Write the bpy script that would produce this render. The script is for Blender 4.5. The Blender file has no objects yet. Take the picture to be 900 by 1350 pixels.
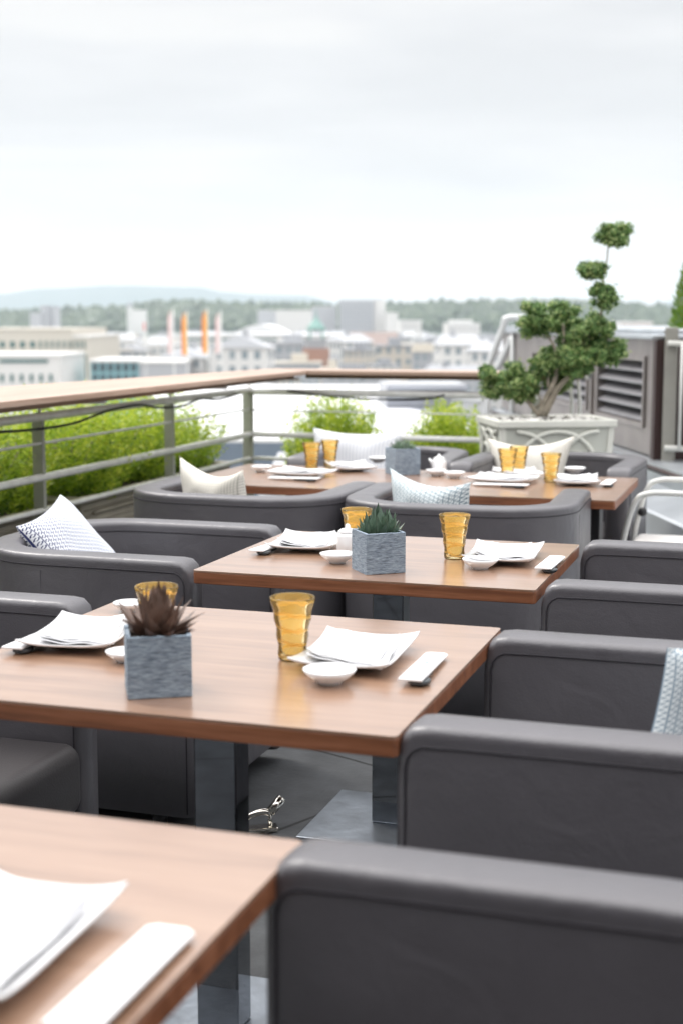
import bpy, bmesh, math, random
from mathutils import Vector, Matrix, Euler
random.seed(7)
PI = math.pi
scene = bpy.context.scene
COL = scene.collection
R = math.radians

# ------------------------------------------------------------------ camera frame (a 50 mm lens at standing-table height)
F = 1850.0; HZ = 1.38
PITCH = math.atan((675-422)/F); YAW = math.atan(600/(F/math.cos(PITCH)))
FW = Vector((-math.sin(YAW)*math.cos(PITCH), math.cos(YAW)*math.cos(PITCH), -math.sin(PITCH)))
RT = Vector((math.cos(YAW), math.sin(YAW), 0)); UP = RT.cross(FW)
FH = Vector((-math.sin(YAW), math.cos(YAW), 0))
CAM = Vector((0, 0, HZ))
def at(px, py, z):                      # surveyed point at height z
    d = FW*F + RT*(px-450) + UP*(675-py)
    return CAM + d*((z-HZ)/d.z)
def atY(px, py, Y):
    d = FW*F + RT*(px-450) + UP*(675-py)
    return CAM + d*(Y/d.y)
def far(px, py, D):                     # town survey: bearing, elevation, distance
    return Vector((0, 0, HZ+(422-py)/1867*D)) + (FH + RT*((px-450)/1867))*D

# ------------------------------------------------------------------ materials
MATS = {}
def mat(name, color, rough=0.6, metal=0.0, spec=0.5, noise=None, bump=None, coat=0.0, extra=None, sss=0, bump2=None):
    """noise=(scale, amount) colour variation, bump=(scale, strength)"""
    if name in MATS: return MATS[name]
    m = bpy.data.materials.new(name); m.use_nodes = True
    nt = m.node_tree; b = nt.nodes['Principled BSDF']
    b.inputs['Base Color'].default_value = (*color, 1)
    b.inputs['Roughness'].default_value = rough
    b.inputs['Metallic'].default_value = metal
    b.inputs['Specular IOR Level'].default_value = spec
    b.inputs['Coat Weight'].default_value = coat
    if sss: b.inputs['Subsurface Weight'].default_value = sss; b.inputs['Subsurface Radius'].default_value = (.01, .01, .01)
    tc = nt.nodes.new('ShaderNodeTexCoord')
    if noise:
        n = nt.nodes.new('ShaderNodeTexNoise'); n.inputs['Scale'].default_value = noise[0]; n.inputs['Detail'].default_value = 6
        nt.links.new(tc.outputs['Object'], n.inputs['Vector'])
        mr = nt.nodes.new('ShaderNodeMapRange'); mr.inputs[1].default_value = .3; mr.inputs[2].default_value = .7
        mr.inputs[3].default_value = 1-noise[1]; mr.inputs[4].default_value = 1+noise[1]
        nt.links.new(n.outputs['Fac'], mr.inputs[0])
        mx = nt.nodes.new('ShaderNodeVectorMath'); mx.operation = 'SCALE'
        mx.inputs[0].default_value = color
        nt.links.new(mr.outputs[0], mx.inputs['Scale']); nt.links.new(mx.outputs[0], b.inputs['Base Color'])
    if bump:
        n2 = nt.nodes.new('ShaderNodeTexNoise'); n2.inputs['Scale'].default_value = bump[0]; n2.inputs['Detail'].default_value = 5
        nt.links.new(tc.outputs['Object'], n2.inputs['Vector'])
        bp = nt.nodes.new('ShaderNodeBump'); bp.inputs['Strength'].default_value = bump[1]; bp.inputs['Distance'].default_value = .01
        nt.links.new(n2.outputs['Fac'], bp.inputs['Height']); nt.links.new(bp.outputs[0], b.inputs['Normal'])
        if bump2:
            n3 = nt.nodes.new('ShaderNodeTexNoise'); n3.inputs['Scale'].default_value = bump2[0]; n3.inputs['Detail'].default_value = 3; n3.inputs['Distortion'].default_value = .8
            nt.links.new(tc.outputs['Object'], n3.inputs['Vector'])
            b3 = nt.nodes.new('ShaderNodeBump'); b3.inputs['Strength'].default_value = bump2[1]; b3.inputs['Distance'].default_value = .012
            nt.links.new(n3.outputs['Fac'], b3.inputs['Height']); nt.links.new(b3.outputs[0], bp.inputs['Normal'])
            rg = nt.nodes.new('ShaderNodeMapRange'); rg.inputs[3].default_value = rough-.07; rg.inputs[4].default_value = rough+.10
            nt.links.new(n3.outputs['Fac'], rg.inputs[0]); nt.links.new(rg.outputs[0], b.inputs['Roughness'])
    MATS[name] = m
    return m

def wood_mat(name, c1, c2, c3, rough, axis='X', scale=1.0, coat=0.0):
    m = bpy.data.materials.new(name); m.use_nodes = True; nt = m.node_tree; b = nt.nodes['Principled BSDF']
    tc = nt.nodes.new('ShaderNodeTexCoord'); mp = nt.nodes.new('ShaderNodeMapping')
    sc = (1.2, 16, 16) if axis == 'X' else (16, 1.2, 16)
    mp.inputs['Scale'].default_value = [s*scale for s in sc]
    nt.links.new(tc.outputs['Object'], mp.inputs['Vector'])
    n = nt.nodes.new('ShaderNodeTexNoise'); n.inputs['Scale'].default_value = 1.6; n.inputs['Detail'].default_value = 7; n.inputs['Distortion'].default_value = .7
    nt.links.new(mp.outputs[0], n.inputs['Vector'])
    n2 = nt.nodes.new('ShaderNodeTexNoise'); n2.inputs['Scale'].default_value = 9; n2.inputs['Detail'].default_value = 5
    nt.links.new(mp.outputs[0], n2.inputs['Vector'])
    ad = nt.nodes.new('ShaderNodeMath'); ad.operation = 'MULTIPLY_ADD'; ad.inputs[1].default_value = .35
    nt.links.new(n2.outputs['Fac'], ad.inputs[0]); nt.links.new(n.outputs['Fac'], ad.inputs[2])
    cr = nt.nodes.new('ShaderNodeValToRGB'); e = cr.color_ramp.elements
    e[0].position = .45; e[0].color = (*c1, 1); e[1].position = .9; e[1].color = (*c3, 1)
    k = e.new(.66); k.color = (*c2, 1)
    nt.links.new(ad.outputs[0], cr.inputs[0]); nt.links.new(cr.outputs[0], b.inputs['Base Color'])
    rr = nt.nodes.new('ShaderNodeMapRange'); rr.inputs[3].default_value = rough-.04; rr.inputs[4].default_value = rough+.07
    nt.links.new(n.outputs['Fac'], rr.inputs[0]); nt.links.new(rr.outputs[0], b.inputs['Roughness'])
    bp = nt.nodes.new('ShaderNodeBump'); bp.inputs['Strength'].default_value = .12; bp.inputs['Distance'].default_value = .002
    nt.links.new(ad.outputs[0], bp.inputs['Height']); nt.links.new(bp.outputs[0], b.inputs['Normal'])
    b.inputs['Specular IOR Level'].default_value = .5; b.inputs['Coat Weight'].default_value = coat; b.inputs['Coat Roughness'].default_value = .19; b.inputs['Coat IOR'].default_value = 2.3
    return m

M_TABLE = wood_mat('walnut_veneer', (.245, .132, .076), (.315, .178, .108), (.375, .225, .142), .34, 'X', 1.0, .9)
M_EDGE = wood_mat('walnut_edge', (.13, .045, .02), (.22, .08, .035), (.30, .12, .06), .45, 'X', 1.6)
M_CAP = wood_mat('weathered_hardwood', (.37, .25, .185), (.46, .325, .25), (.54, .40, .32), .40, 'Y', .7)
M_CAPX = wood_mat('weathered_hardwood_cross', (.37, .25, .185), (.46, .325, .25), (.54, .40, .32), .40, 'X', .7)
M_LEATHER = mat('grey_leather', (.092, .087, .097), .36, spec=.9, noise=(3, .14), bump=(260, .12), bump2=(9, .35))
M_SEAT = mat('grey_leather_seat', (.055, .050, .052), .42, noise=(4, .12), bump=(200, .1))
M_PIPE = mat('dark_piping', (.045, .042, .048), .8, spec=.2)
M_BLACK = mat('black_satin', (.02, .02, .022), .4)
M_STEEL = mat('brushed_steel', (.62, .63, .64), .28, 1.0, noise=(30, .08))
M_MIRROR = mat('polished_steel', (.27, .285, .31), .03, 1.0, noise=(6, .05))
M_BASE = mat('satin_steel', (.55, .60, .66), .33, 1.0, noise=(7, .25), bump=(40, .1))
M_GALV = mat('rail_steel', (.90, .90, .88), .25, .05, noise=(14, .12))
M_POST = mat('rail_post_paint', (.40, .41, .36), .5, .15, noise=(9, .12))
M_CABLE = mat('black_cable', (.02, .025, .025), .5)
M_PORC = mat('white_porcelain', (.82, .82, .83), .12, coat=.3)
M_NAPK = mat('white_linen', (.83, .83, .85), .85, spec=.2, bump=(500, .25))
M_PAPER = mat('white_paper', (.82, .82, .83), .7, spec=.3)
M_INK = mat('pale_blue_ink', (.48, .56, .68), .7)
M_REST = mat('charcoal_ceramic', (.035, .04, .045), .25)
M_CHOP = mat('bamboo_stick', (.42, .22, .12), .5)
M_PLANTER = mat('pale_planter_paint', (.66, .66, .60), .5, noise=(5, .06))
M_PLANTERIN = mat('planter_panel_paint', (.50, .51, .46), .55, noise=(5, .07))
M_PEBBLE = mat('white_pebble', (.74, .72, .68), .7, noise=(40, .2))
M_TRUNK = mat('pale_bark', (.33, .29, .23), .9, noise=(30, .35), bump=(60, .8))
M_SOIL = mat('potting_soil', (.05, .035, .025), .95, noise=(60, .4), bump=(80, 1))
M_LATTICE = mat('taupe_lattice_paint', (.34, .31, .25), .55, noise=(6, .12))
M_BRONZE = mat('oxidised_bronze_sheet', (.28, .25, .24), .42, .55, noise=(3.5, .22), bump=(5, .25))
M_BRONZED = mat('dark_brown_metal', (.055, .03, .028), .5, .2)
M_FLASH = mat('zinc_flashing', (.50, .53, .56), .38, .7, noise=(2.5, .16), bump=(4, .2))
M_LOUV = mat('louvre_metal', (.24, .235, .25), .42, .6, noise=(8, .1))
M_GATE = mat('grey_gate_post', (.30, .29, .26), .6, noise=(6, .12))
M_WHITEP = mat('white_painted_tube', (.70, .70, .67), .35)
M_SLING = mat('pale_sling_fabric', (.62, .64, .66), .8)
M_CUSH = mat('off_white_cushion', (.62, .60, .58), .85, noise=(12, .06))
M_CREAM = mat('cream_linen', (.74, .71, .64), .9, noise=(25, .05), bump=(160, .35))
M_STAIR = mat('grey_stair_metal', (.55, .57, .58), .5, .3)
M_SUCR = mat('maroon_succulent', (.13, .080, .060), .45, noise=(25, .45))
M_SUCG = mat('green_succulent', (.075, .125, .085), .4, noise=(18, .4))
M_SUCP = mat('pale_succulent', (.20, .28, .20), .5, noise=(20, .35))

# ribbed blue-grey stone for the little cube pots
def pot_mat():
    m = bpy.data.materials.new('ribbed_blue_stone'); m.use_nodes = True; nt = m.node_tree; b = nt.nodes['Principled BSDF']
    tc = nt.nodes.new('ShaderNodeTexCoord'); mp = nt.nodes.new('ShaderNodeMapping'); mp.inputs['Scale'].default_value = (62, 62, 1000)
    nt.links.new(tc.outputs['Object'], mp.inputs['Vector'])
    n = nt.nodes.new('ShaderNodeTexNoise'); n.inputs['Scale'].default_value = 1.0; n.inputs['Detail'].default_value = 4; n.inputs['Distortion'].default_value = .8
    nt.links.new(mp.outputs[0], n.inputs['Vector'])
    cr = nt.nodes.new('ShaderNodeValToRGB'); e = cr.color_ramp.elements
    e[0].position = .36; e[0].color = (.09, .12, .16, 1); e[1].position = .66; e[1].color = (.42, .50, .58, 1)
    k = e.new(.5); k.color = (.25, .31, .38, 1)
    nt.links.new(n.outputs['Fac'], cr.inputs[0]); nt.links.new(cr.outputs[0], b.inputs['Base Color'])
    bp = nt.nodes.new('ShaderNodeBump'); bp.inputs['Strength'].default_value = .9; bp.inputs['Distance'].default_value = .003
    nt.links.new(n.outputs['Fac'], bp.inputs['Height']); nt.links.new(bp.outputs[0], b.inputs['Normal'])
    b.inputs['Roughness'].default_value = .85
    return m
M_POT = pot_mat()

def glass_mat(name, tint):
    m = bpy.data.materials.new(name); m.use_nodes = True; nt = m.node_tree
    nt.nodes.remove(nt.nodes['Principled BSDF']); out = nt.nodes['Material Output']
    tr = nt.nodes.new('ShaderNodeBsdfTransparent')
    gl = nt.nodes.new('ShaderNodeBsdfGlossy'); gl.inputs['Roughness'].default_value = .04
    df = nt.nodes.new('ShaderNodeBsdfTranslucent'); df.inputs['Color'].default_value = (1, .64, .18, 1)
    df2 = nt.nodes.new('ShaderNodeBsdfDiffuse'); df2.inputs['Color'].default_value = (1, .70, .24, 1)
    dm = nt.nodes.new('ShaderNodeMixShader'); nt.links.new(df.outputs[0], dm.inputs[1]); nt.links.new(df2.outputs[0], dm.inputs[2])
    fr = nt.nodes.new('ShaderNodeFresnel'); fr.inputs['IOR'].default_value = 1.28
    tc = nt.nodes.new('ShaderNodeTexCoord'); sep = nt.nodes.new('ShaderNodeSeparateXYZ'); nt.links.new(tc.outputs['Object'], sep.inputs[0])
    # swirled bands in the glass: a helix band pattern around the axis
    at2 = nt.nodes.new('ShaderNodeMath'); at2.operation = 'ARCTAN2'; nt.links.new(sep.outputs['Y'], at2.inputs[0]); nt.links.new(sep.outputs['X'], at2.inputs[1])
    a = nt.nodes.new('ShaderNodeMath'); a.operation = 'MULTIPLY'; a.inputs[1].default_value = 1/(2*PI); nt.links.new(at2.outputs[0], a.inputs[0])
    z = nt.nodes.new('ShaderNodeMath'); z.operation = 'MULTIPLY_ADD'; z.inputs[1].default_value = 36; nt.links.new(sep.outputs['Z'], z.inputs[0]); nt.links.new(a.outputs[0], z.inputs[2])
    nz = nt.nodes.new('ShaderNodeTexNoise'); nz.inputs['Scale'].default_value = 26; nt.links.new(tc.outputs['Object'], nz.inputs['Vector'])
    nn = nt.nodes.new('ShaderNodeMath'); nn.operation = 'MULTIPLY_ADD'; nn.inputs[1].default_value = .7; nt.links.new(nz.outputs['Fac'], nn.inputs[0]); nt.links.new(z.outputs[0], nn.inputs[2])
    frn = nt.nodes.new('ShaderNodeMath'); frn.operation = 'FRACT'; nt.links.new(nn.outputs[0], frn.inputs[0])
    cr = nt.nodes.new('ShaderNodeValToRGB'); e = cr.color_ramp.elements
    e[0].position = 0; e[0].color = (1, 1, 1, 1); e[1].position = .26; e[1].color = (0, 0, 0, 1); nt.links.new(frn.outputs[0], cr.inputs[0])
    cm = nt.nodes.new('ShaderNodeMix'); cm.data_type = 'RGBA'
    cm.inputs[6].default_value = (*tint, 1); cm.inputs[7].default_value = (1, .80, .50, 1)
    nt.links.new(cr.outputs[0], cm.inputs[0]); nt.links.new(cm.outputs[2], tr.inputs['Color'])
    bandf = nt.nodes.new('ShaderNodeMath'); bandf.operation = 'MULTIPLY_ADD'; bandf.inputs[1].default_value = .38; bandf.inputs[2].default_value = .24
    nt.links.new(cr.outputs[0], bandf.inputs[0])
    m1 = nt.nodes.new('ShaderNodeMixShader'); nt.links.new(bandf.outputs[0], m1.inputs[0]); nt.links.new(tr.outputs[0], m1.inputs[1]); nt.links.new(dm.outputs[0], m1.inputs[2])
    m2 = nt.nodes.new('ShaderNodeMixShader'); nt.links.new(fr.outputs[0], m2.inputs[0]); nt.links.new(m1.outputs[0], m2.inputs[1]); nt.links.new(gl.outputs[0], m2.inputs[2])
    nt.links.new(m2.outputs[0], out.inputs['Surface'])
    return m
M_GLASS = glass_mat('amber_glass', (1.0, .98, .80))

def pattern_mat(name, base, ink, ink2, scale, kind):
    """printed pillow fabric in the cushion's own UV"""
    m = bpy.data.materials.new(name); m.use_nodes = True; nt = m.node_tree; b = nt.nodes['Principled BSDF']
    tc = nt.nodes.new('ShaderNodeTexCoord'); mp = nt.nodes.new('ShaderNodeMapping'); mp.inputs['Scale'].default_value = (scale, scale, 1)
    nt.links.new(tc.outputs['UV'], mp.inputs['Vector'])
    sep = nt.nodes.new('ShaderNodeSeparateXYZ'); nt.links.new(mp.outputs[0], sep.inputs[0])
    def M(op, a, b_=None, v1=None, v2=None):
        n = nt.nodes.new('ShaderNodeMath'); n.operation = op
        if a is not None: nt.links.new(a, n.inputs[0])
        if b_ is not None: nt.links.new(b_, n.inputs[1])
        if v1 is not None: n.inputs[1].default_value = v1
        return n.outputs[0]
    if kind == 'key':      # hooked key pattern: rows of S-shaped hooks between thin lines
        u = M('FRACT', sep.outputs['X']); row = M('FLOOR', sep.outputs['X'])
        odd = M('MULTIPLY', row, v1=.5)
        v = M('FRACT', M('ADD', sep.outputs['Y'], odd))
        line = M('LESS_THAN', u, v1=.16)
        du = M('SUBTRACT', u, v1=.58); dv = M('SUBTRACT', v, v1=.5)
        r2 = M('SQRT', M('ADD', M('MULTIPLY', du, du), M('MULTIPLY', dv, dv)))
        ring = M('LESS_THAN', M('ABSOLUTE', M('SUBTRACT', r2, v1=.28)), v1=.095)
        cut = M('LESS_THAN', M('MULTIPLY', du, dv), v1=.018)
        hook = M('MULTIPLY', ring, cut)
        fac = M('MAXIMUM', line, hook)
    elif kind == 'stripe':
        u = M('FRACT', sep.outputs['X']); fac = M('LESS_THAN', u, v1=.22)
    else:                  # fine grid
        u = M('FRACT', sep.outputs['X']); v = M('FRACT', sep.outputs['Y'])
        fac = M('MAXIMUM', M('LESS_THAN', u, v1=.18), M('LESS_THAN', v, v1=.18))
    ink_m = nt.nodes.new('ShaderNodeMix'); ink_m.data_type = 'RGBA'; ink_m.inputs[6].default_value = (*ink, 1); ink_m.inputs[7].default_value = (*ink2, 1)
    s2 = nt.nodes.new('ShaderNodeSeparateXYZ'); nt.links.new(tc.outputs['UV'], s2.inputs[0])
    g = nt.nodes.new('ShaderNodeMapRange'); g.inputs[1].default_value = .05; g.inputs[2].default_value = .75
    nt.links.new(s2.outputs['X'], g.inputs[0]); nt.links.new(g.outputs[0], ink_m.inputs[0])
    mx = nt.nodes.new('ShaderNodeMix'); mx.data_type = 'RGBA'; mx.inputs[6].default_value = (*base, 1)
    nt.links.new(fac, mx.inputs[0]); nt.links.new(ink_m.outputs[2], mx.inputs[7]); nt.links.new(mx.outputs[2], b.inputs['Base Color'])
    n = nt.nodes.new('ShaderNodeTexNoise'); n.inputs['Scale'].default_value = 300; nt.links.new(tc.outputs['UV'], n.inputs['Vector'])
    bp = nt.nodes.new('ShaderNodeBump'); bp.inputs['Strength'].default_value = .3; bp.inputs['Distance'].default_value = .002
    nt.links.new(n.outputs['Fac'], bp.inputs['Height']); nt.links.new(bp.outputs[0], b.inputs['Normal'])
    b.inputs['Roughness'].default_value = .9; b.inputs['Specular IOR Level'].default_value = .2
    return m

def leaf_mat(name, c1, c2, c3, trans=.35):
    """per-leaf colour from the mesh attribute 'tone'"""
    m = bpy.data.materials.new(name); m.use_nodes = True; nt = m.node_tree
    b = nt.nodes['Principled BSDF']; out = nt.nodes['Material Output']
    at_ = nt.nodes.new('ShaderNodeAttribute'); at_.attribute_name = 'tone'
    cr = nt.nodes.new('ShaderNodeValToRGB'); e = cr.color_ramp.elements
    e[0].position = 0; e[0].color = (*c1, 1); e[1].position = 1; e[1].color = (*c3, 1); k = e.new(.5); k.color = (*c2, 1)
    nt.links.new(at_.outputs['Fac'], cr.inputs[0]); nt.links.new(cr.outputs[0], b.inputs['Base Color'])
    b.inputs['Roughness'].default_value = .5; b.inputs['Specular IOR Level'].default_value = .35
    tl = nt.nodes.new('ShaderNodeBsdfTranslucent'); nt.links.new(cr.outputs[0], tl.inputs['Color'])
    mx = nt.nodes.new('ShaderNodeMixShader'); mx.inputs[0].default_value = trans
    nt.links.new(b.outputs[0], mx.inputs[1]); nt.links.new(tl.outputs[0], mx.inputs[2]); nt.links.new(mx.outputs[0], out.inputs['Surface'])
    return m
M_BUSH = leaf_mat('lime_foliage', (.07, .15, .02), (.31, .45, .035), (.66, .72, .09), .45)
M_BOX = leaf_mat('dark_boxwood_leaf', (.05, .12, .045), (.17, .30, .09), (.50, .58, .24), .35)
M_CON = leaf_mat('conifer_leaf', (.06, .12, .02), (.13, .26, .03), (.30, .34, .03), .3)
M_FOREST = leaf_mat('forest_leaf', (.03, .055, .025), (.05, .085, .035), (.075, .11, .05), .1)

# ------------------------------------------------------------------ mesh helpers
def tag(o, label=None, cat=None, group=None, kind=None):
    if label: o['label'] = label
    if cat: o['category'] = cat
    if group: o['group'] = group
    if kind: o['kind'] = kind
    return o
def obj(name, bm, m, parent=None, smooth=False):
    me = bpy.data.meshes.new(name)
    if isinstance(bm, tuple):
        me.from_pydata(bm[0], [], bm[1])
    else:
        bm.normal_update(); bm.to_mesh(me); bm.free()
    for mm in (m if isinstance(m, (list, tuple)) else [m]): me.materials.append(mm)
    if smooth:
        for p in me.polygons: p.use_smooth = True
    o = bpy.data.objects.new(name, me); COL.objects.link(o)
    if parent: o.parent = parent
    return o
def thing(name, label, cat, loc=(0, 0, 0), rz=0, group=None, scale=None):
    o = bpy.data.objects.new(name, None); COL.objects.link(o); o.location = loc; o.rotation_euler = (0, 0, rz)
    if scale: o.scale = scale
    o.empty_display_size = .05
    return tag(o, label, cat, group)
def copy_tree(o, parent=None):
    c = o.copy(); COL.objects.link(c); c.parent = parent
    for ch in list(o.children): copy_tree(ch, c)
    return c
def dup(o, loc, rz=0, label=None, scale=None):
    c = copy_tree(o); c.location = loc; c.rotation_euler = (0, 0, rz)
    if label: c['label'] = label
    if scale: c.scale = scale
    return c
def B(): return bmesh.new()
def box(bm, x0, x1, y0, y1, z0, z1, bev=0, seg=2, mtx=None, taper=None):
    v = []
    for z in (z0, z1):
        for (x, y) in ((x0, y0), (x1, y0), (x1, y1), (x0, y1)):
            if taper and z == z0:
                cx, cy = (x0+x1)/2, (y0+y1)/2; x = cx+(x-cx)*taper; y = cy+(y-cy)*taper
            v.append(bm.verts.new((x, y, z)))
    fs = [bm.faces.new([v[i] for i in q]) for q in ((3, 2, 1, 0), (4, 5, 6, 7), (0, 1, 5, 4), (1, 2, 6, 5), (2, 3, 7, 6), (3, 0, 4, 7))]
    vv = v
    if bev:
        es = list({e for f in fs for e in f.edges})
        r = bmesh.ops.bevel(bm, geom=es, offset=bev, segments=seg, affect='EDGES', profile=.5)
        vv = list({w for w in r['verts']} | {w for w in v if w.is_valid})
    if mtx: bmesh.ops.transform(bm, matrix=mtx, verts=vv)
    return vv
def tube(bm, pts, r, n=8, cap=True, radii=None, closed=False):
    pts = [Vector(p) for p in pts]; rings = []
    N = len(pts)
    prevx = None
    for i, p in enumerate(pts):
        a = pts[i-1] if (i > 0 or closed) else p; c = pts[(i+1) % N] if (i < N-1 or closed) else p
        d = (c-a).normalized()
        if prevx is None:
            prevx = d.orthogonal().normalized()
        x = (prevx - d*prevx.dot(d)).normalized(); prevx = x; y = d.cross(x)
        rr = radii[i] if radii else r
        rings.append([bm.verts.new(p + (x*math.cos(2*PI*k/n) + y*math.sin(2*PI*k/n))*rr) for k in range(n)])
    for i in range(N-1 + (1 if closed else 0)):
        A, Bq = rings[i], rings[(i+1) % N]
        for k in range(n): bm.faces.new((A[k], A[(k+1) % n], Bq[(k+1) % n], Bq[k]))
    if cap and not closed:
        bm.faces.new(list(reversed(rings[0]))); bm.faces.new(rings[-1])
def lathe(bm, prof, n=40, mtx=None):
    rings = []; vs = []
    for (r, z) in prof:
        if r < 1e-6:
            v = bm.verts.new((0, 0, z)); rings.append([v]); vs.append(v)
        else:
            ring = [bm.verts.new((r*math.cos(2*PI*k/n), r*math.sin(2*PI*k/n), z)) for k in range(n)]
            rings.append(ring); vs += ring
    for A, C in zip(rings, rings[1:]):
        for k in range(n):
            k2 = (k+1) % n
            if len(A) == 1 and len(C) == 1: continue
            if len(A) == 1: bm.faces.new((A[0], C[k2], C[k])) if True else None
            elif len(C) == 1: bm.faces.new((A[k], A[k2], C[0]))
            else: bm.faces.new((A[k], A[k2], C[k2], C[k]))
    if mtx: bmesh.ops.transform(bm, matrix=mtx, verts=vs)
def smooth_curve(pts, n=6):
    """Catmull-Rom"""
    P = [Vector(p) for p in pts]; P = [P[0]*2-P[1]] + P + [P[-1]*2-P[-2]]; out = []
    for i in range(1, len(P)-2):
        for k in range(n):
            t = k/n; a, b, c, d = P[i-1], P[i], P[i+1], P[i+2]
            out.append(.5*((2*b) + (c-a)*t + (2*a-5*b+4*c-d)*t*t + (3*b-a-3*c+d)*t**3))
    out.append(P[-2]); return out
def prism(bm, poly, z0, z1, mtx=None):
    lo = [bm.verts.new((x, y, z0)) for x, y in poly]; hi = [bm.verts.new((x, y, z1)) for x, y in poly]
    n = len(poly)
    bm.faces.new(list(reversed(lo))); bm.faces.new(hi)
    for i in range(n): bm.faces.new((lo[i], lo[(i+1) % n], hi[(i+1) % n], hi[i]))
    if mtx: bmesh.ops.transform(bm, matrix=mtx, verts=lo+hi)

# ------------------------------------------------------------------ world: overcast daylight
SUN_EL = R(48); SUN_AZ = R(-60)      # light from the left / front-left, high
w = bpy.data.worlds.new('World'); scene.world = w; w.use_nodes = True
nt = w.node_tree; bg = nt.nodes['Background']
sky = nt.nodes.new('ShaderNodeTexSky'); sky.sky_type = 'NISHITA'; sky.sun_disc = False
sky.sun_elevation = SUN_EL; sky.sun_rotation = SUN_AZ; sky.air_density = 1; sky.dust_density = 2
tc = nt.nodes.new('ShaderNodeTexCoord'); mp = nt.nodes.new('ShaderNodeMapping')
mp.inputs['Scale'].default_value = (1.1, 1.1, 9); mp.inputs['Rotation'].default_value = (0.12, .06, 0)
nt.links.new(tc.outputs['Generated'], mp.inputs['Vector'])
n1 = nt.nodes.new('ShaderNodeTexNoise'); n1.inputs['Scale'].default_value = 2.3; n1.inputs['Detail'].default_value = 7; n1.inputs['Roughness'].default_value = .5; n1.inputs['Distortion'].default_value = .35
nt.links.new(mp.outputs[0], n1.inputs['Vector'])
cr = nt.nodes.new('ShaderNodeValToRGB'); e = cr.color_ramp.elements
e[0].position = .38; e[0].color = (.79, .79, .80, 1); e[1].position = .62; e[1].color = (.93, .915, .90, 1)
k = e.new(.52); k.color = (.86, .855, .86, 1)
nt.links.new(n1.outputs['Fac'], cr.inputs[0])
sp = nt.nodes.new('ShaderNodeSeparateXYZ'); nt.links.new(tc.outputs['Generated'], sp.inputs[0])
hr = nt.nodes.new('ShaderNodeValToRGB'); he = hr.color_ramp.elements      # break in the cloud low over the hills
he[0].position = 0.0; he[0].color = (1, 1, 1, 1); he[1].position = .085; he[1].color = (0, 0, 0, 1); kk = he.new(.035); kk.color = (.75, .75, .75, 1)
nt.links.new(sp.outputs['Z'], hr.inputs[0])
hm = nt.nodes.new('ShaderNodeMix'); hm.data_type = 'RGBA'; hm.inputs[7].default_value = (.93, .905, .875, 1)
nt.links.new(hr.outputs[0], hm.inputs[0]); nt.links.new(cr.outputs[0], hm.inputs[6])
br = nt.nodes.new('ShaderNodeMapRange'); br.inputs[1].default_value = .28; br.inputs[2].default_value = 1; br.inputs[3].default_value = 5.85; br.inputs[4].default_value = 25.0
nt.links.new(sp.outputs['Z'], br.inputs[0])
vs = nt.nodes.new('ShaderNodeVectorMath'); vs.operation = 'SCALE'; nt.links.new(hm.outputs[2], vs.inputs[0]); nt.links.new(br.outputs[0], vs.inputs['Scale'])
sm = nt.nodes.new('ShaderNodeMix'); sm.data_type = 'RGBA'; sm.inputs[0].default_value = .97
nt.links.new(sky.outputs[0], sm.inputs[6]); nt.links.new(vs.outputs[0], sm.inputs[7])
nt.links.new(sm.outputs[2], bg.inputs['Color']); bg.inputs['Strength'].default_value = .1
ld = bpy.data.lights.new('sun', 'SUN'); ld.energy = 1.0; ld.angle = R(14); ld.color = (1, .96, .90)
so = bpy.data.objects.new('sun', ld); COL.objects.link(so)
sd = Vector((math.sin(SUN_AZ)*math.cos(SUN_EL), math.cos(SUN_AZ)*math.cos(SUN_EL), math.sin(SUN_EL)))
so.rotation_euler = (-sd).to_track_quat('-Z', 'Y').to_euler(); so.location = sd*20

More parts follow.
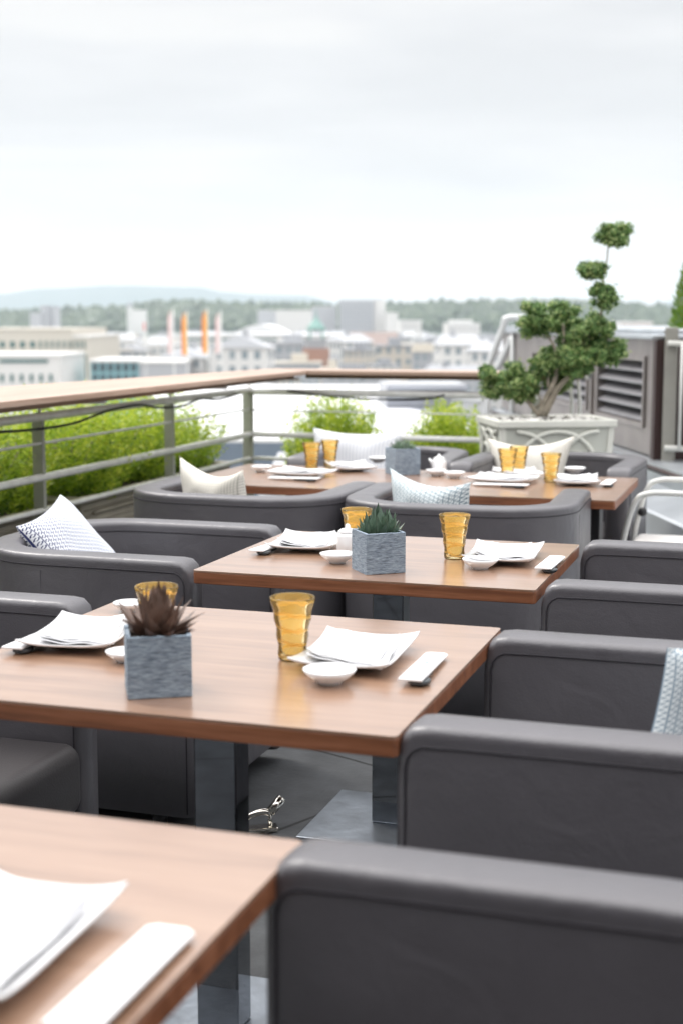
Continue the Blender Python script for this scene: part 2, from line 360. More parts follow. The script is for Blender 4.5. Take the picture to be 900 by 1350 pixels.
# ------------------------------------------------------------------ terrace floor
def floor_mat():
    m = bpy.data.materials.new('dark_slate_tiles'); m.use_nodes = True; nt = m.node_tree; b = nt.nodes['Principled BSDF']
    tc = nt.nodes.new('ShaderNodeTexCoord'); mp = nt.nodes.new('ShaderNodeMapping')
    mp.inputs['Rotation'].default_value = (0, 0, R(24)); mp.inputs['Scale'].default_value = (1.55, 1.55, 1)
    nt.links.new(tc.outputs['Object'], mp.inputs['Vector'])
    br = nt.nodes.new('ShaderNodeTexBrick'); br.offset = 0; br.inputs['Scale'].default_value = 1
    br.inputs['Brick Width'].default_value = 1; br.inputs['Row Height'].default_value = 1; br.inputs['Mortar Size'].default_value = .009
    br.inputs['Color1'].default_value = (.085, .09, .095, 1); br.inputs['Color2'].default_value = (.07, .074, .08, 1); br.inputs['Mortar'].default_value = (.012, .012, .012, 1)
    nt.links.new(mp.outputs[0], br.inputs['Vector'])
    n = nt.nodes.new('ShaderNodeTexNoise'); n.inputs['Scale'].default_value = 9; n.inputs['Detail'].default_value = 8; nt.links.new(tc.outputs['Object'], n.inputs['Vector'])
    mr = nt.nodes.new('ShaderNodeMapRange'); mr.inputs[1].default_value = .3; mr.inputs[2].default_value = .7; mr.inputs[3].default_value = .72; mr.inputs[4].default_value = 1.3; nt.links.new(n.outputs['Fac'], mr.inputs[0])
    s = nt.nodes.new('ShaderNodeVectorMath'); s.operation = 'SCALE'; nt.links.new(br.outputs['Color'], s.inputs[0]); nt.links.new(mr.outputs[0], s.inputs['Scale'])
    nt.links.new(s.outputs[0], b.inputs['Base Color']); b.inputs['Roughness'].default_value = .5
    n3 = nt.nodes.new('ShaderNodeTexNoise'); n3.inputs['Scale'].default_value = 60; nt.links.new(tc.outputs['Object'], n3.inputs['Vector'])
    bp = nt.nodes.new('ShaderNodeBump'); bp.inputs['Strength'].default_value = .35; bp.inputs['Distance'].default_value = .004
    nt.links.new(n3.outputs['Fac'], bp.inputs['Height']); nt.links.new(bp.outputs[0], b.inputs['Normal'])
    return m
bm = B(); prism(bm, [(-3.95, -3), (6, -3), (6, 9.4), (-3.95, 9.4)], -.35, 0)
tag(obj('terrace_floor', bm, floor_mat()), kind='structure')
bm = B(); box(bm, -3.9, 6, -8, 9.3, -25, -.352)
tag(obj('hotel_building', bm, mat('pale_render', (.5, .48, .45), .8)), 'pale hotel building carrying the roof terrace', 'building')

hw = thing('unseen_hotel_facade', 'unseen grey hotel facade with glazed doors and added shade roof behind the camera', 'building', (0, 0, 0))  # unseen wall inferred here, put in to darken camera-side chair faces
bm = B(); box(bm, -3.9, 6, -3.3, -2.9, 0.001, 3.6); obj('wall', bm, mat('facade_stone', (.22, .205, .19), .8, noise=(2, .1)), hw)
for k in range(4):
    bm = B(); box(bm, -3.4+k*2.1, -1.8+k*2.1, -2.93, -2.86, .1, 2.4); dr = obj('glass_door', bm, mat('dark_door_glass', (.03, .035, .04), .08), hw)
bm = B(); box(bm, -3.9, 6, -2.89, -.4, 2.75, 2.85); obj('added_shade_canopy', bm, mat('facade_stone', (.22, .205, .19)), hw)  # overhang added out of view to cut light from behind the camera
# ------------------------------------------------------------------ dining tables
def rrect(hx, hy, r, n=4):
    P = []
    for cx, cy, a0 in ((hx-r, hy-r, 0), (-hx+r, hy-r, 90), (-hx+r, -hy+r, 180), (hx-r, -hy+r, 270)):
        for k in range(n+1): a = R(a0+90*k/n); P.append((cx+r*math.cos(a), cy+r*math.sin(a)))
    return P
def make_table(x0, x1, y0, y1, z, label, col=None, dark=False, rz=0, plate=True):
    cx, cy = (x0+x1)/2, (y0+y1)/2; W, D = (x1-x0), (y1-y0)
    t = thing('dining_table', label, 'table', (cx, cy, 0), rz, 'walnut dining tables on the terrace')
    bm = B(); prism(bm, rrect(W/2, D/2, .010), z-.004, z)
    top = obj('tabletop', bm, M_TABLE, t)
    bm = B(); prism(bm, rrect(W/2, D/2, .010), z-.034, z-.0045); bmesh.ops.bevel(bm, geom=[e for e in bm.edges if abs(e.verts[0].co.z-e.verts[1].co.z) < 1e-5], offset=.0015, segments=1, affect='EDGES')
    obj('edge_band', bm, M_EDGE, top)
    lx = -.015 if col is None else col-cx
    bm = B()
    a, b = (.043, .034) if not dark else (.05, .05)
    box(bm, lx-a, lx+a, -b, b, .014, z-.048, .003, 2)
    obj('column', bm, M_BLACK if dark else M_MIRROR, t)
    bm = B(); box(bm, lx-.14, lx+.14, -.14, .14, z-.0475, z-.0345, .002, 1); obj('mounting_plate', bm, M_BLACK, t)
    bm = B(); box(bm, lx-.205, lx+.205, -.2, .2, 0.001, .0135, .003, 2); obj('base_plate', bm, M_BASE, t)
    return t
make_table(-1.43, -.545, .77, 1.55, .75, 'nearest walnut table at the lower left edge, only a plate and sleeve on it')
make_table(-1.44, -.555, 2.0, 2.805, .75, 'walnut table with maroon succulent in a cube pot, second from the camera')
make_table(-1.435, -.56, 3.23, 3.945, .75, 'walnut table with green succulent pot and white porcelain pot in the middle row')
make_table(-1.515, -.61, 5.19, 5.985, .72, 'back walnut table with three amber glasses beside the planter tree', col=-.76, dark=True)
make_table(-2.40, -1.519, 5.23, 6.02, .72, 'back left walnut table with two amber glasses near the corner of the railing', dark=True, rz=R(-2))

# ------------------------------------------------------------------ tub armchairs
def rim_path(W, D, t, rc, n=10):
    """centre line of the arm-back-arm shell: front is -Y"""
    hx, hy = W/2-t/2, D/2-t/2; rr = rc-t/2
    pts = []
    y = -D/2
    for k, yy in enumerate((0, .010, .026, .05, .10, .18)): pts.append((Vector((-hx, -D/2+yy)), Vector((-1, 0)), yy))
    y1 = hy-rr
    pts.append((Vector((-hx, (y1-D/2)/2)), Vector((-1, 0)), 1))
    for k in range(n+1):
        a = PI - (PI/2)*k/n; nrm = Vector((math.cos(a), math.sin(a)))
        pts.append((Vector((-hx+rr, y1)) + nrm*rr, nrm, 1))
    for x in (-.05, 0, .05): pts.append((Vector((x, hy)), Vector((0, 1)), 1))
    for k in range(n+1):
        a = PI/2 - (PI/2)*k/n; nrm = Vector((math.cos(a), math.sin(a)))
        pts.append((Vector((hx-rr, y1)) + nrm*rr, nrm, 1))
    pts.append((Vector((hx, (y1-D/2)/2)), Vector((1, 0)), 1))
    for yy in (.18, .10, .05, .026, .010, 0): pts.append((Vector((hx, -D/2+yy)), Vector((1, 0)), yy))
    return pts
CH = .75
def make_chair(label):
    W, D, t, rc = .735, .72, .095, .27
    root = thing('tub_armchair', label, 'armchair', group='grey leather tub armchairs')
    path = rim_path(W, D, t, rc)
    bm = B(); rings = []
    zb = .05
    for (p, n, s) in path:
        rt = .042
        top = CH if s >= rt else CH - rt + math.sqrt(max(0, rt*rt-(rt-s)**2))
        inset = .0 if s > .012 else (.012 if s == 0 else .003)
        top -= inset*.5
        h = t/2-inset; prof = []
        prof.append((h, zb)); prof.append((h, .3)); prof.append((h+.002, .5)); prof.append((h+.001, CH-.11)); prof.append((h, top-.045)); prof.append((h, top-.019))
        r = .015
        for k in range(6):
            a = (PI/2)*k/5; prof.append((h-r+r*math.cos(a), top-r+r*math.sin(a)))
        prof.append((h-.020, top+.0008)); prof.append((.012, top+.0022)); prof.append((-.012, top+.0022)); prof.append((-h+.020, top+.0008))
        for k in range(6):
            a = PI/2+(PI/2)*k/5; prof.append((-(h-r)+r*math.cos(a), top-r+r*math.sin(a)))
        prof.append((-h, top-.019)); prof.append((-h, top-.045)); prof.append((-h-.001, CH-.11)); prof.append((-h-.002, .5)); prof.append((-h, .3)); prof.append((-h, zb))
        rings.append([bm.verts.new((p.x+n.x*q, p.y+n.y*q, z)) for q, z in prof])
    m = len(rings[0])
    for A, C in zip(rings, rings[1:]):
        for k in range(m): bm.faces.new((A[k], C[k], C[(k+1) % m], A[(k+1) % m]))
    bm.faces.new(rings[0]); bm.faces.new(list(reversed(rings[-1])))
    bmesh.ops.recalc_face_normals(bm, faces=bm.faces)
    shell = obj('arm_and_back_shell', bm, M_LEATHER, root, True)
    # piping: outer and inner seams, dropping down the front edges
    bm = B()
    for side in (1, -1):
        off = (t/2+.0004)*side; zs = CH-.030
        pts = []
        p0, n0, _ = path[0]
        for z in (.06, .3, .55, zs-.035): pts.append((p0.x+n0.x*off, -D/2+.015, z))
        for a in (25, 50, 75): pts.append((p0.x+n0.x*off, -D/2+.015+.035*(1-math.cos(R(a))), zs-.035+.035*math.sin(R(a))))
        for (p, n, s) in path[4:-4]: pts.append((p.x+n.x*off, p.y+n.y*off, zs))
        p1, n1, _ = path[-1]
        for a in (75, 50, 25): pts.append((p1.x+n1.x*off, -D/2+.015+.035*(1-math.cos(R(a))), zs-.035+.035*math.sin(R(a))))
        for z in (zs-.035, .55, .3, .06): pts.append((p1.x+n1.x*off, -D/2+.015, z))
        tube(bm, pts, .0019, 6)
    obj('piping', bm, M_PIPE, shell, True)
    for sx in (-1, 1):
        bm = B(); tube(bm, [(sx*(W/2+.0002), D/2-rc-.01, z) for z in (.07, .4, CH-.045)], .0013, 5); obj('panel_seam', bm, M_PIPE, shell, True)
    # seat cushion
    bm = B(); box(bm, -W/2+t+.003, W/2-t-.003, -D/2-.015, D/2-t-.02, .27, .43, .035, 4)
    # cushion crown
    for v in bm.verts:
        if v.co.z > .42: v.co.z += .012*(1-(v.co.x/.3)**2)
    obj('seat_cushion', bm, M_SEAT, root, True)
    bm = B(); box(bm, -W/2+t, W/2-t, -D/2+.012, D/2-t, .06, .267, .006, 2); obj('seat_base', bm, M_LEATHER, root)
    for sx in (-1, 1):
        for sy in (-1, 1):
            bm = B(); lathe(bm, [(0, 0), (.018, 0), (.024, .052), (0, .052)], 12, Matrix.Translation((sx*(W/2-.05), sy*(D/2-.12)+(0 if sy < 0 else -.02), 0)))
            obj('foot', bm, M_BLACK, root, True)
    return root
LEFT, RIGHT, NORTH = R(-90), R(90), R(180)
ch = make_chair('nearest grey armchair at the lower right corner, beside the nearest table')
ch.location = (-.20, 1.175, 0); ch.rotation_euler = (0, 0, LEFT); ch.scale = (1, 1, 1.02)
dup(ch, (-.20, -.05, 0), LEFT, 'grey armchair behind the photographer, outside the photo')
dup(ch, (-.20, 2.38, 0), LEFT, 'grey armchair on the right holding the blue patterned pillow, beside the maroon succulent table')
dup(ch, (-.19, 3.61, 0), LEFT, 'empty grey armchair at the right end of the middle table')
dup(ch, (-1.85, 3.70, 0), RIGHT, 'grey armchair on the left holding the navy patterned pillow', (1, 1, 1))
dup(ch, (-1.87, 2.485, 0), RIGHT, 'grey armchair at the left edge, beside the maroon succulent table', (1, 1, 1))
dup(ch, (-1.10, 4.865, 0), NORTH+R(2), 'grey armchair seen from behind holding the green and teal pillow', (1.12, .92, 1.015))
dup(ch, (-1.935, 4.88, 0), NORTH-R(2), 'grey armchair seen from behind holding a cream pillow, left of the row', (1.12, .92, 1.015))
dup(ch, (-1.035, 6.43, 0), R(-3), 'grey armchair in front of the tree planter holding a plain cream pillow', (1.10, 1.02, 1.0))
dup(ch, (-1.87, 6.50, 0), R(3), 'grey armchair by the far railing holding a white striped pillow', (1.06, 1.0, 1.0))

# ------------------------------------------------------------------ pillows
def make_pillow(label, m, TL, TR, BR, BL, T=.12, conc=.10, sag=.0):
    TL, TR, BR, BL = map(Vector, (TL, TR, BR, BL)); C0 = (TL+TR+BR+BL)/4
    U = ((TR-TL)+(BR-BL)).normalized(); V = ((TL-BL)+(TR-BR)).normalized(); N = U.cross(V).normalized()
    w, h = (TR-TL).length/2, (TL-BL).length/2
    n = 26; bm = B(); uvl = bm.loops.layers.uv.new('UVMap'); grid = {}
    for s in (1, -1):
        for i in range(n+1):
            for j in range(n+1):
                u, v = -1+2*i/n, -1+2*j/n
                if (i in (0, n) or j in (0, n)) and s == -1: grid[(s, i, j)] = grid[(1, i, j)]; continue
                a, b = (u+1)/2, (v+1)/2
                p = (BL*(1-a)+BR*a)*(1-b) + (TL*(1-a)+TR*a)*b - C0
                p = p - U*(u*w*conc*(1-v*v)) - V*(v*h*conc*(1-u*u))
                if v > 0: p = p - V*(sag*(1-u*u)*v)
                th = T/2*((1-u**4)*(1-v**4))**.6 * (1+.06*math.sin(u*5+v*3))
                th += .006*math.sin(u*9-v*4)*abs(u*v)*(1-u*u)*(1-v*v)*4
                grid[(s, i, j)] = bm.verts.new(p + N*th*s)
    for s in (1, -1):
        for i in range(n):
            for j in range(n):
                q = [(i, j), (i+1, j), (i+1, j+1), (i, j+1)]
                if s == -1: q = q[::-1]
                f = bm.faces.new([grid[(s, a, b)] for a, b in q]); f.smooth = True
                for l, (a, b) in zip(f.loops, q): l[uvl].uv = (a/n, b/n)
    o = obj('pillow', bm, m, None, True); o.location = C0
    return tag(o, label, 'pillow', 'scatter pillows on the armchairs')
P_NAVY = pattern_mat('navy_key_print', (.72, .73, .76), (.03, .04, .13), (.36, .40, .50), 22, 'key')
P_TEAL = pattern_mat('teal_key_print', (.70, .74, .75), (.46, .56, .60), (.05, .12, .17), 17, 'key')
P_STRIPE = pattern_mat('pale_stripe', (.76, .77, .80), (.56, .58, .64), (.56, .58, .64), 24, 'stripe')
P_GRID = pattern_mat('cream_grid', (.76, .73, .66), (.76, .74, .68), (.38, .36, .32), 26, 'grid')
P_BLUE = pattern_mat('blue_key_print', (.56, .60, .62), (.18, .24, .30), (.30, .36, .42), 30, 'key')
make_pillow('white pillow with navy key pattern, corner up in the left armchair', P_NAVY, (-2.14, 3.56, .785), (-2.17, 3.88, .84), (-1.91, 3.84, .585), (-1.88, 3.50, .53), .12, .11)
make_pillow('pillow with pale green and dark teal key pattern, in the armchair seen from behind', P_TEAL, (-1.40, 4.93, .845), (-1.06, 4.77, .82), (-1.03, 4.75, .55), (-1.38, 4.88, .53), .11, .13, .02)
make_pillow('cream pillow with fine grid on its right end, in the left armchair seen from behind', P_GRID, (-2.24, 4.93, .865), (-1.91, 4.77, .835), (-1.86, 4.78, .55), (-2.2, 4.9, .52), .11, .12, .03)
make_pillow('white pillow with thin grey stripes, leaning by the far railing', P_STRIPE, (-2.27, 6.60, .85), (-1.81, 6.60, .84), (-1.80, 6.50, .5), (-2.25, 6.50, .5), .12, .08, .01)
make_pillow('plain cream pillow in front of the tree planter', M_CREAM, (-1.38, 6.56, .825), (-.965, 6.56, .845), (-1.01, 6.46, .50), (-1.33, 6.46, .50), .12, .09, .03)
make_pillow('blue patterned pillow at the right edge of the photo', P_BLUE, (-.185, 2.36, .835), (.17, 2.50, .84), (.12, 2.46, .5), (-.25, 2.30, .54), .11, .06)

# ------------------------------------------------------------------ tableware
def make_glass(label):
    g = thing('amber_glass', label, 'glass', group='amber tumblers on the tables')
    bm = B(); H = .12
    prof = [(0, .001), (.024, .001), (.0265, .004)]
    for k in range(1, 19):
        t = k/18; r = .0265 + .0155*t**1.7 + .0011*math.sin(t*PI*7)
        prof.append((r, .004 + (H-.004)*t))
    prof.append((.0408, H+.0008))
    for k in range(18, 0, -1):
        t = k/18; r = .0238 + .0155*t**1.7 + .0008*math.sin(t*PI*7)
        prof.append((r, .012 + (H-.013)*t))
    prof += [(.020, .011), (0, .010)]
    lathe(bm, prof, 48); obj('glass_wall', bm, M_GLASS, g, True)
    return g
def make_plate(label):
    p = thing('square_plate', label, 'plate', group='square plates with napkins')
    bm = B(); n = 16; g = {}
    for layer in (0, 1):
        for i in range(n+1):
            for j in range(n+1):
                u, v = -1+2*i/n, -1+2*j/n
                s = .101; ed = max(abs(u), abs(v))
                x = .093*u*(1-.05*(1-v*v)); y = .135*v*(1-.04*(1-u*u))
                z = .004 + .014*max(0, (ed-.45)/.55)**1.8 + .010*(abs(u*v))**3
                if layer: z += .0035
                g[(layer, i, j)] = bm.verts.new((x, y, z))
    for i in range(n):
        for j in range(n):
            bm.faces.new([g[(1, a, b)] for a, b in ((i, j), (i+1, j), (i+1, j+1), (i, j+1))])
            bm.faces.new([g[(0, a, b)] for a, b in ((i, j), (i, j+1), (i+1, j+1), (i+1, j))])
    for i in range(n):
        for (A, C) in (((i, 0), (i+1, 0)), ((i+1, n), (i, n)), ((0, i+1), (0, i)), ((n, i), (n, i+1))):
            bm.faces.new((g[(0, *A)], g[(0, *C)], g[(1, *C)], g[(1, *A)]))
    obj('dish', bm, M_PORC, p, True)
    bm = B(); box(bm, -.045, .045, -.045, .045, 0, .0038, .001, 1); obj('foot_ring', bm, M_PORC, p)
    return p
def make_napkin(label, seed):
    rnd = random.Random(seed); bm = B(); n = 18
    ph = [rnd.uniform(0, 6) for _ in range(4)]
    for layer, (dx, dy, ro, sc) in enumerate(((0, 0, 0, 1), (.004, -.003, .04, .97), (-.003, .004, -.05, .95))):
        g = {}
        for s in (0, 1):
            for i in range(n+1):
                for j in range(n+1):
                    u, v = -1+2*i/n, -1+2*j/n
                    x = .074*u*sc+dx; y = .108*v*sc+dy-.28*.076*u+.004*math.sin(2.2*u+ph[3])
                    x, y = x*math.cos(ro)-y*math.sin(ro), x*math.sin(ro)+y*math.cos(ro)
                    ed = max(abs(u), abs(v))
                    z = .013 + layer*.0036 + .0030*math.sin(2.6*u+ph[0]+layer*.5)*math.cos(2.1*v+ph[1]) + .0012*math.sin(7*u+5*v+ph[2]) + .011*max(0, ed-.62)*(1 if layer < 2 else .6) + .010*max(0, u*v)**2
                    g[(s, i, j)] = bm.verts.new((x, y, z + s*.0022))
        for i in range(n):
            for j in range(n):
                bm.faces.new([g[(1, a, b)] for a, b in ((i, j), (i+1, j), (i+1, j+1), (i, j+1))])
                bm.faces.new([g[(0, a, b)] for a, b in ((i, j), (i, j+1), (i+1, j+1), (i+1, j))])
        for i in range(n):
            for (A, C) in (((i, 0), (i+1, 0)), ((i+1, n), (i, n)), ((0, i+1), (0, i)), ((n, i), (n, i+1))):
                bm.faces.new((g[(0, *A)], g[(0, *C)], g[(1, *C)], g[(1, *A)]))
    o = obj('folded_napkin', bm, M_NAPK, None, True)
    return tag(o, label, 'napkin', 'folded white napkins')
def make_bowl(label, r=.047, h=.026):
    bm = B()
    prof = [(0, .002), (.016, .002), (.018, 0), (.021, 0), (.022, .004), (r*.72, .011), (r*.93, h*.75), (r, h), (r-.0022, h+.0006), (r*.88, h*.74), (r*.62, .011), (.012, .0065), (0, .006)]
    lathe(bm, prof, 44); o = obj('sauce_bowl', bm, M_PORC, None, True)
    return tag(o, label, 'bowl', 'small white sauce bowls')
def make_sleeve(label, L=.23, W=.043):
    """paper chopstick sleeve lying on a charcoal rest, sticks peeping out"""
    s = thing('chopstick_sleeve', label, 'chopsticks', group='paper sleeved chopsticks')
    bm = B(); n = 10
    for sy in (1,):
        poly = [(-W/2, -L/2), (W/2, -L/2), (W/2, L/2-.008), (W/2-.008, L/2), (-W/2+.008, L/2), (-W/2, L/2-.008)]
        prism(bm, poly, 0, .0045)
    for v in bm.verts: v.co.z += .011 + (v.co.y+L/2)*(-.010/L)*0.6
    bmesh.ops.bevel(bm, geom=bm.edges[:], offset=.0012, segments=1, affect='EDGES')
    obj('paper_sleeve', bm, M_PAPER, s)
    bm = B()
    # small printed oval mark
    lathe(bm, [(0, .0), (.0055, .0), (.0055, .0004), (0, .0004)], 20, Matrix.Translation((0, .02, .0140)) @ Matrix.Diagonal((.9, 1.7, 1, 1)))
    obj('printed_mark', bm, M_INK, s)
    for dx in (-.006, .006):
        bm = B(); tube(bm, [(dx, L/2-.015, .0073), (dx*.9, L/2+.004, .0071)], .0016, 8); obj('chopstick', bm, M_CHOP, s, True)
    return s
def make_rest(label):
    """rounded dark ceramic spoon-shaped rest"""
    bm = B(); prof = [(0, 0), (.014, 0), (.0195, .004), (.020, .009), (.0165, .0098), (0, .0092)]
    lathe(bm, prof, 30, Matrix.Diagonal((1, 1.15, 1, 1)))
    box(bm, -.008, .008, .012, .075, .002, .0085, .002, 2)
    return tag(obj('chopstick_rest', bm, M_REST, None, True), label, 'rest', 'charcoal chopstick rests')

proto = {}
def place(kind, label, loc, rz=0, maker=None, *a):
    if kind not in proto:
        o = maker(label, *a); proto[kind] = o
    else:
        o = copy_tree(proto[kind]); o['label'] = label
    o.location = loc; o.rotation_euler = (0, 0, rz)
    return o
TZ = .7503; TB = .7203
def glass(px, py, z, label): p = at(px, py, z); return place('glass', label, (p.x, p.y, z), random.uniform(0, 6), make_glass)
def setting(cx, cy, z, rz, who, bowl=None, sleeve=None, seed=1, nrz=.0, rest=True):
    place('plate', f'white square plate under a folded napkin, {who}', (cx, cy, z), rz, make_plate)
    nk = make_napkin(f'folded white napkin on the square plate, {who}', seed); nk.location = (cx-.004, cy+.004, z); nk.rotation_euler = (0, 0, rz+nrz)
    if bowl: place('bowl', f'small white sauce bowl beside the napkin, {who}', (bowl[0], bowl[1], z), 0, make_bowl)
    if sleeve:
        x, y, a = sleeve
        sv = place('sleeve', f'white paper chopstick sleeve, {who}', (x, y, z), a, make_sleeve)
        if not rest: sv.scale = (1.25, 1, 1)
        if rest: place('rest', f'charcoal chopstick rest under the paper sleeve, {who}', (x+.07*math.sin(a)+.012, y-.078*math.cos(a)-.01, z), a, make_rest)
setting(-.758, 2.45, TZ, R(3), 'right end of the maroon succulent table', (-.752, 2.272), (-.615, 2.40, R(2)), 3, .05)
setting(-1.315, 2.435, TZ, R(10), 'left end of the maroon succulent table', None, (-1.397, 2.40, R(3)), 5, .12)
setting(-.715, 3.635, TZ, R(4), 'right end of the middle table', (-.745, 3.475), (-.580, 3.565, R(0)), 8, .06)
setting(-1.275, 3.665, TZ, R(8), 'left end of the middle table', None, (-1.358, 3.60, R(-2)), 9, .1)
setting(-.748, 1.165, TZ, R(2), 'nearest table at the lower left', None, (-.585, 1.145, R(1)), 12, -.03, rest=False)
setting(-1.99, 5.62, TB, R(78), 'back left table, near side', None, (-1.96, 5.455, R(84)), 14, .05)
setting(-1.86, 6.0-.07, TB, R(30), 'back left table, far side', None, None, 15, .0)
setting(-1.12, 5.64, TB, R(82), 'back table, near side', None, (-1.10, 5.49, R(82)), 16, .1)
setting(-1.10, 5.88, TB, R(20), 'back table, far side', None, None, 18, .2)
setting(-.83, 5.70, TB, R(10), 'right end of the back table', None, (-.70, 5.70, R(0)), 17, .1)
place('bowl', 'small white saucer behind the maroon succulent', (*at(172, 806, TZ).xy, TZ)).scale = (.8, .8, .8)
place('bowl', 'small white saucer just left of the maroon succulent pot', (*at(166, 872, TZ).xy, TZ)).scale = (.8, .8, .8)
place('bowl', 'small white saucer under the white pot at the middle table', (*at(445, 742, TZ).xy, TZ))
place('bowl', 'small white bowl at the left corner of the back left table', (*at(345, 622, TB).xy, TB))
place('bowl', 'small white saucer between the stone pot and the striped pillow', (*at(498, 610, TB).xy, TB))
place('bowl', 'small white saucer right of the teapot on the back table', (*at(598, 630, TB).xy, TB))
place('bowl', 'small white saucer beyond the napkin at the right of the back table', (*at(757, 624, TB).xy, TB))
glass(386, 870, TZ, 'amber glass standing alone on the maroon succulent table')
glass(208, 852, TZ, 'amber glass hidden behind the maroon succulent')
glass(598, 737, TZ, 'amber glass on the middle table, right of the green succulent')
glass(470, 728, TZ, 'amber glass partly behind the green succulent')
glass(411, 619, TB, 'left one of the two amber glasses on the back left table')
glass(435, 615, TB, 'right one of the two amber glasses on the back left table')
glass(668, 629, TB, 'leftmost of the three amber glasses on the back table')
glass(683, 625, TB, 'middle one of the three amber glasses on the back table')
glass(725, 636, TB, 'rightmost of the three amber glasses on the back table')

# teapot-like lidded porcelain pots
def make_teapot(label, loc, rz):
    t = thing('soy_pot', label, 'pot', loc, rz, 'lidded porcelain pots')
    bm = B(); lathe(bm, [(0, 0), (.027, 0), (.030, .004), (.031, .055), (.029, .062), (.024, .064), (0, .064)], 36); obj('body', bm, M_PORC, t, True)
    bm = B(); lathe(bm, [(.0, .0645), (.026, .0645), (.027, .068), (.018, .074), (.007, .077), (.007, .083), (.004, .087), (0, .088)], 30); obj('lid', bm, M_PORC, t, True)
    bm = B(); tube(bm, [(-.026, 0, .045), (-.040, 0, .054), (-.050, 0, .064)], .006, 10, radii=[.009, .0065, .005]); obj('spout', bm, M_PORC, t, True)
    return t
p = at(578, 625, TB); make_teapot('small white lidded pot with a spout on the back table', (p.x, p.y, TB+.0), R(-15))
place('bowl', 'white saucer in front of the small spouted pot on the back table', (p.x+.005, p.y-.07, TB))
p = at(448, 735, TZ); make_teapot('small white lidded pot left of the green succulent', (p.x+.012, p.y+.03, TZ), R(150))

# ------------------------------------------------------------------ succulents in stone pots
def spike(bm, base, d, L, wd, bend=0.3, th=.35):
    d = d.normalized(); side = d.cross(Vector((0, 0, 1)))
    side = side.normalized() if side.length > 1e-3 else Vector((1, 0, 0)); nrm = side.cross(d).normalized()
    secs = []
    for k in range(6):
        t = k/5; c = base + d*L*t + nrm*bend*L*t*t + Vector((0, 0, 0))
        wv = wd*(1-t**1.9)*(.75+.5*math.sin(PI*min(1, t+.2))) + .0004
        secs.append([bm.verts.new(c+side*wv), bm.verts.new(c-nrm*wv*th*1.4), bm.verts.new(c-side*wv), bm.verts.new(c+nrm*wv*th*.35)])
    for A, C in zip(secs, secs[1:]):
        for k in range(4): bm.faces.new((A[k], A[(k+1) % 4], C[(k+1) % 4], C[k]))
    bm.faces.new(secs[-1])
def make_pot_plant(label, leafm, loc, rz, size=.105, style='spiky', seed=1):
    rnd = random.Random(seed)
    t = thing('potted_succulent', label, 'potted plant', loc, rz, 'succulents in cube pots')
    s = size/2; H = size*.98
    bm = B(); wl = .007
    box(bm, -s, s, -s, -s+wl, .0, H, .0012, 1); box(bm, -s, s, s-wl, s, 0, H, .0012, 1)
    box(bm, -s, -s+wl, -s+wl, s-wl, 0, H-.0002, 0); box(bm, s-wl, s, -s+wl, s-wl, 0, H-.0002, 0)
    box(bm, -s+wl, s-wl, -s+wl, s-wl, .0, .006)
    obj('cube_pot', bm, M_POT, t)
    bm = B(); box(bm, -s+wl+.0005, s-wl-.0005, -s+wl+.0005, s-wl-.0005, .03, H-.010); obj('soil', bm, M_SOIL, t)
    bm = B()
    if style == 'spiky':
        for k in range(62):
            el = R(rnd.uniform(8, 82)); az = k*2.39996+rnd.uniform(-.2, .2)
            d = Vector((math.cos(az)*math.cos(el), math.sin(az)*math.cos(el), math.sin(el)))
            spike(bm, Vector((math.cos(az)*.012, math.sin(az)*.012, H-.012+.012*math.sin(el))), d, rnd.uniform(.058, .084)*(1.0 if el > .5 else .85), rnd.uniform(.011, .0165), rnd.uniform(-.1, .30))
    elif style == 'thick':
        for (ox, oy, sc) in ((0, 0, 1), (.020, -.010, .8), (-.020, .008, .72)):
            for k in range(20):
                el = R(25 + 60*(k/20)); az = k*2.39996
                d = Vector((math.cos(az)*math.cos(el), math.sin(az)*math.cos(el), math.sin(el)))
                spike(bm, Vector((ox+math.cos(az)*.006, oy+math.sin(az)*.006, H-.014+.02*k/20*sc)), d, sc*rnd.uniform(.052, .066), sc*.0125, .22, .8)
    else:
        for k in range(120):
            el = R(rnd.uniform(25, 85)); az = rnd.uniform(0, 2*PI); rr = rnd.uniform(0, .036)
            d = Vector((math.cos(az)*math.cos(el), math.sin(az)*math.cos(el), math.sin(el)))
            spike(bm, Vector((math.cos(az)*rr, math.sin(az)*rr, H-.012)), d, rnd.uniform(.03, .058), .0042, .1, .7)
    obj('leaf_rosette', bm, leafm, t, False)
    return t
p0 = at(206, 922, TZ)
make_pot_plant('maroon spiky succulent in a blue-grey cube pot on the nearer set table', M_SUCR, (p0.x-.022, p0.y+.055, TZ), R(29), .108, 'spiky', 4)
make_pot_plant('green succulent in a blue-grey cube pot on the middle table', M_SUCG, (-.985, 3.37, TZ), R(38), .105, 'thick', 5)
make_pot_plant('pale green succulent in a grey cube pot on the back tables', M_SUCP, (-1.60, 5.84, TB), R(40), .115, 'fine', 6)

# ------------------------------------------------------------------ railing with wooden cap
XR = -3.1; YR = 7.87
rail = thing('terrace_railing', 'steel terrace railing with horizontal bars under a broad wooden cap', 'railing', (0, 0, 0))
def plank(poly, m):
    bm = B(); prism(bm, poly, 1.064, 1.088)
    bmesh.ops.bevel(bm, geom=[e for e in bm.edges], offset=.004, segments=2, affect='EDGES')
    return obj('wooden_cap', bm, m, rail)
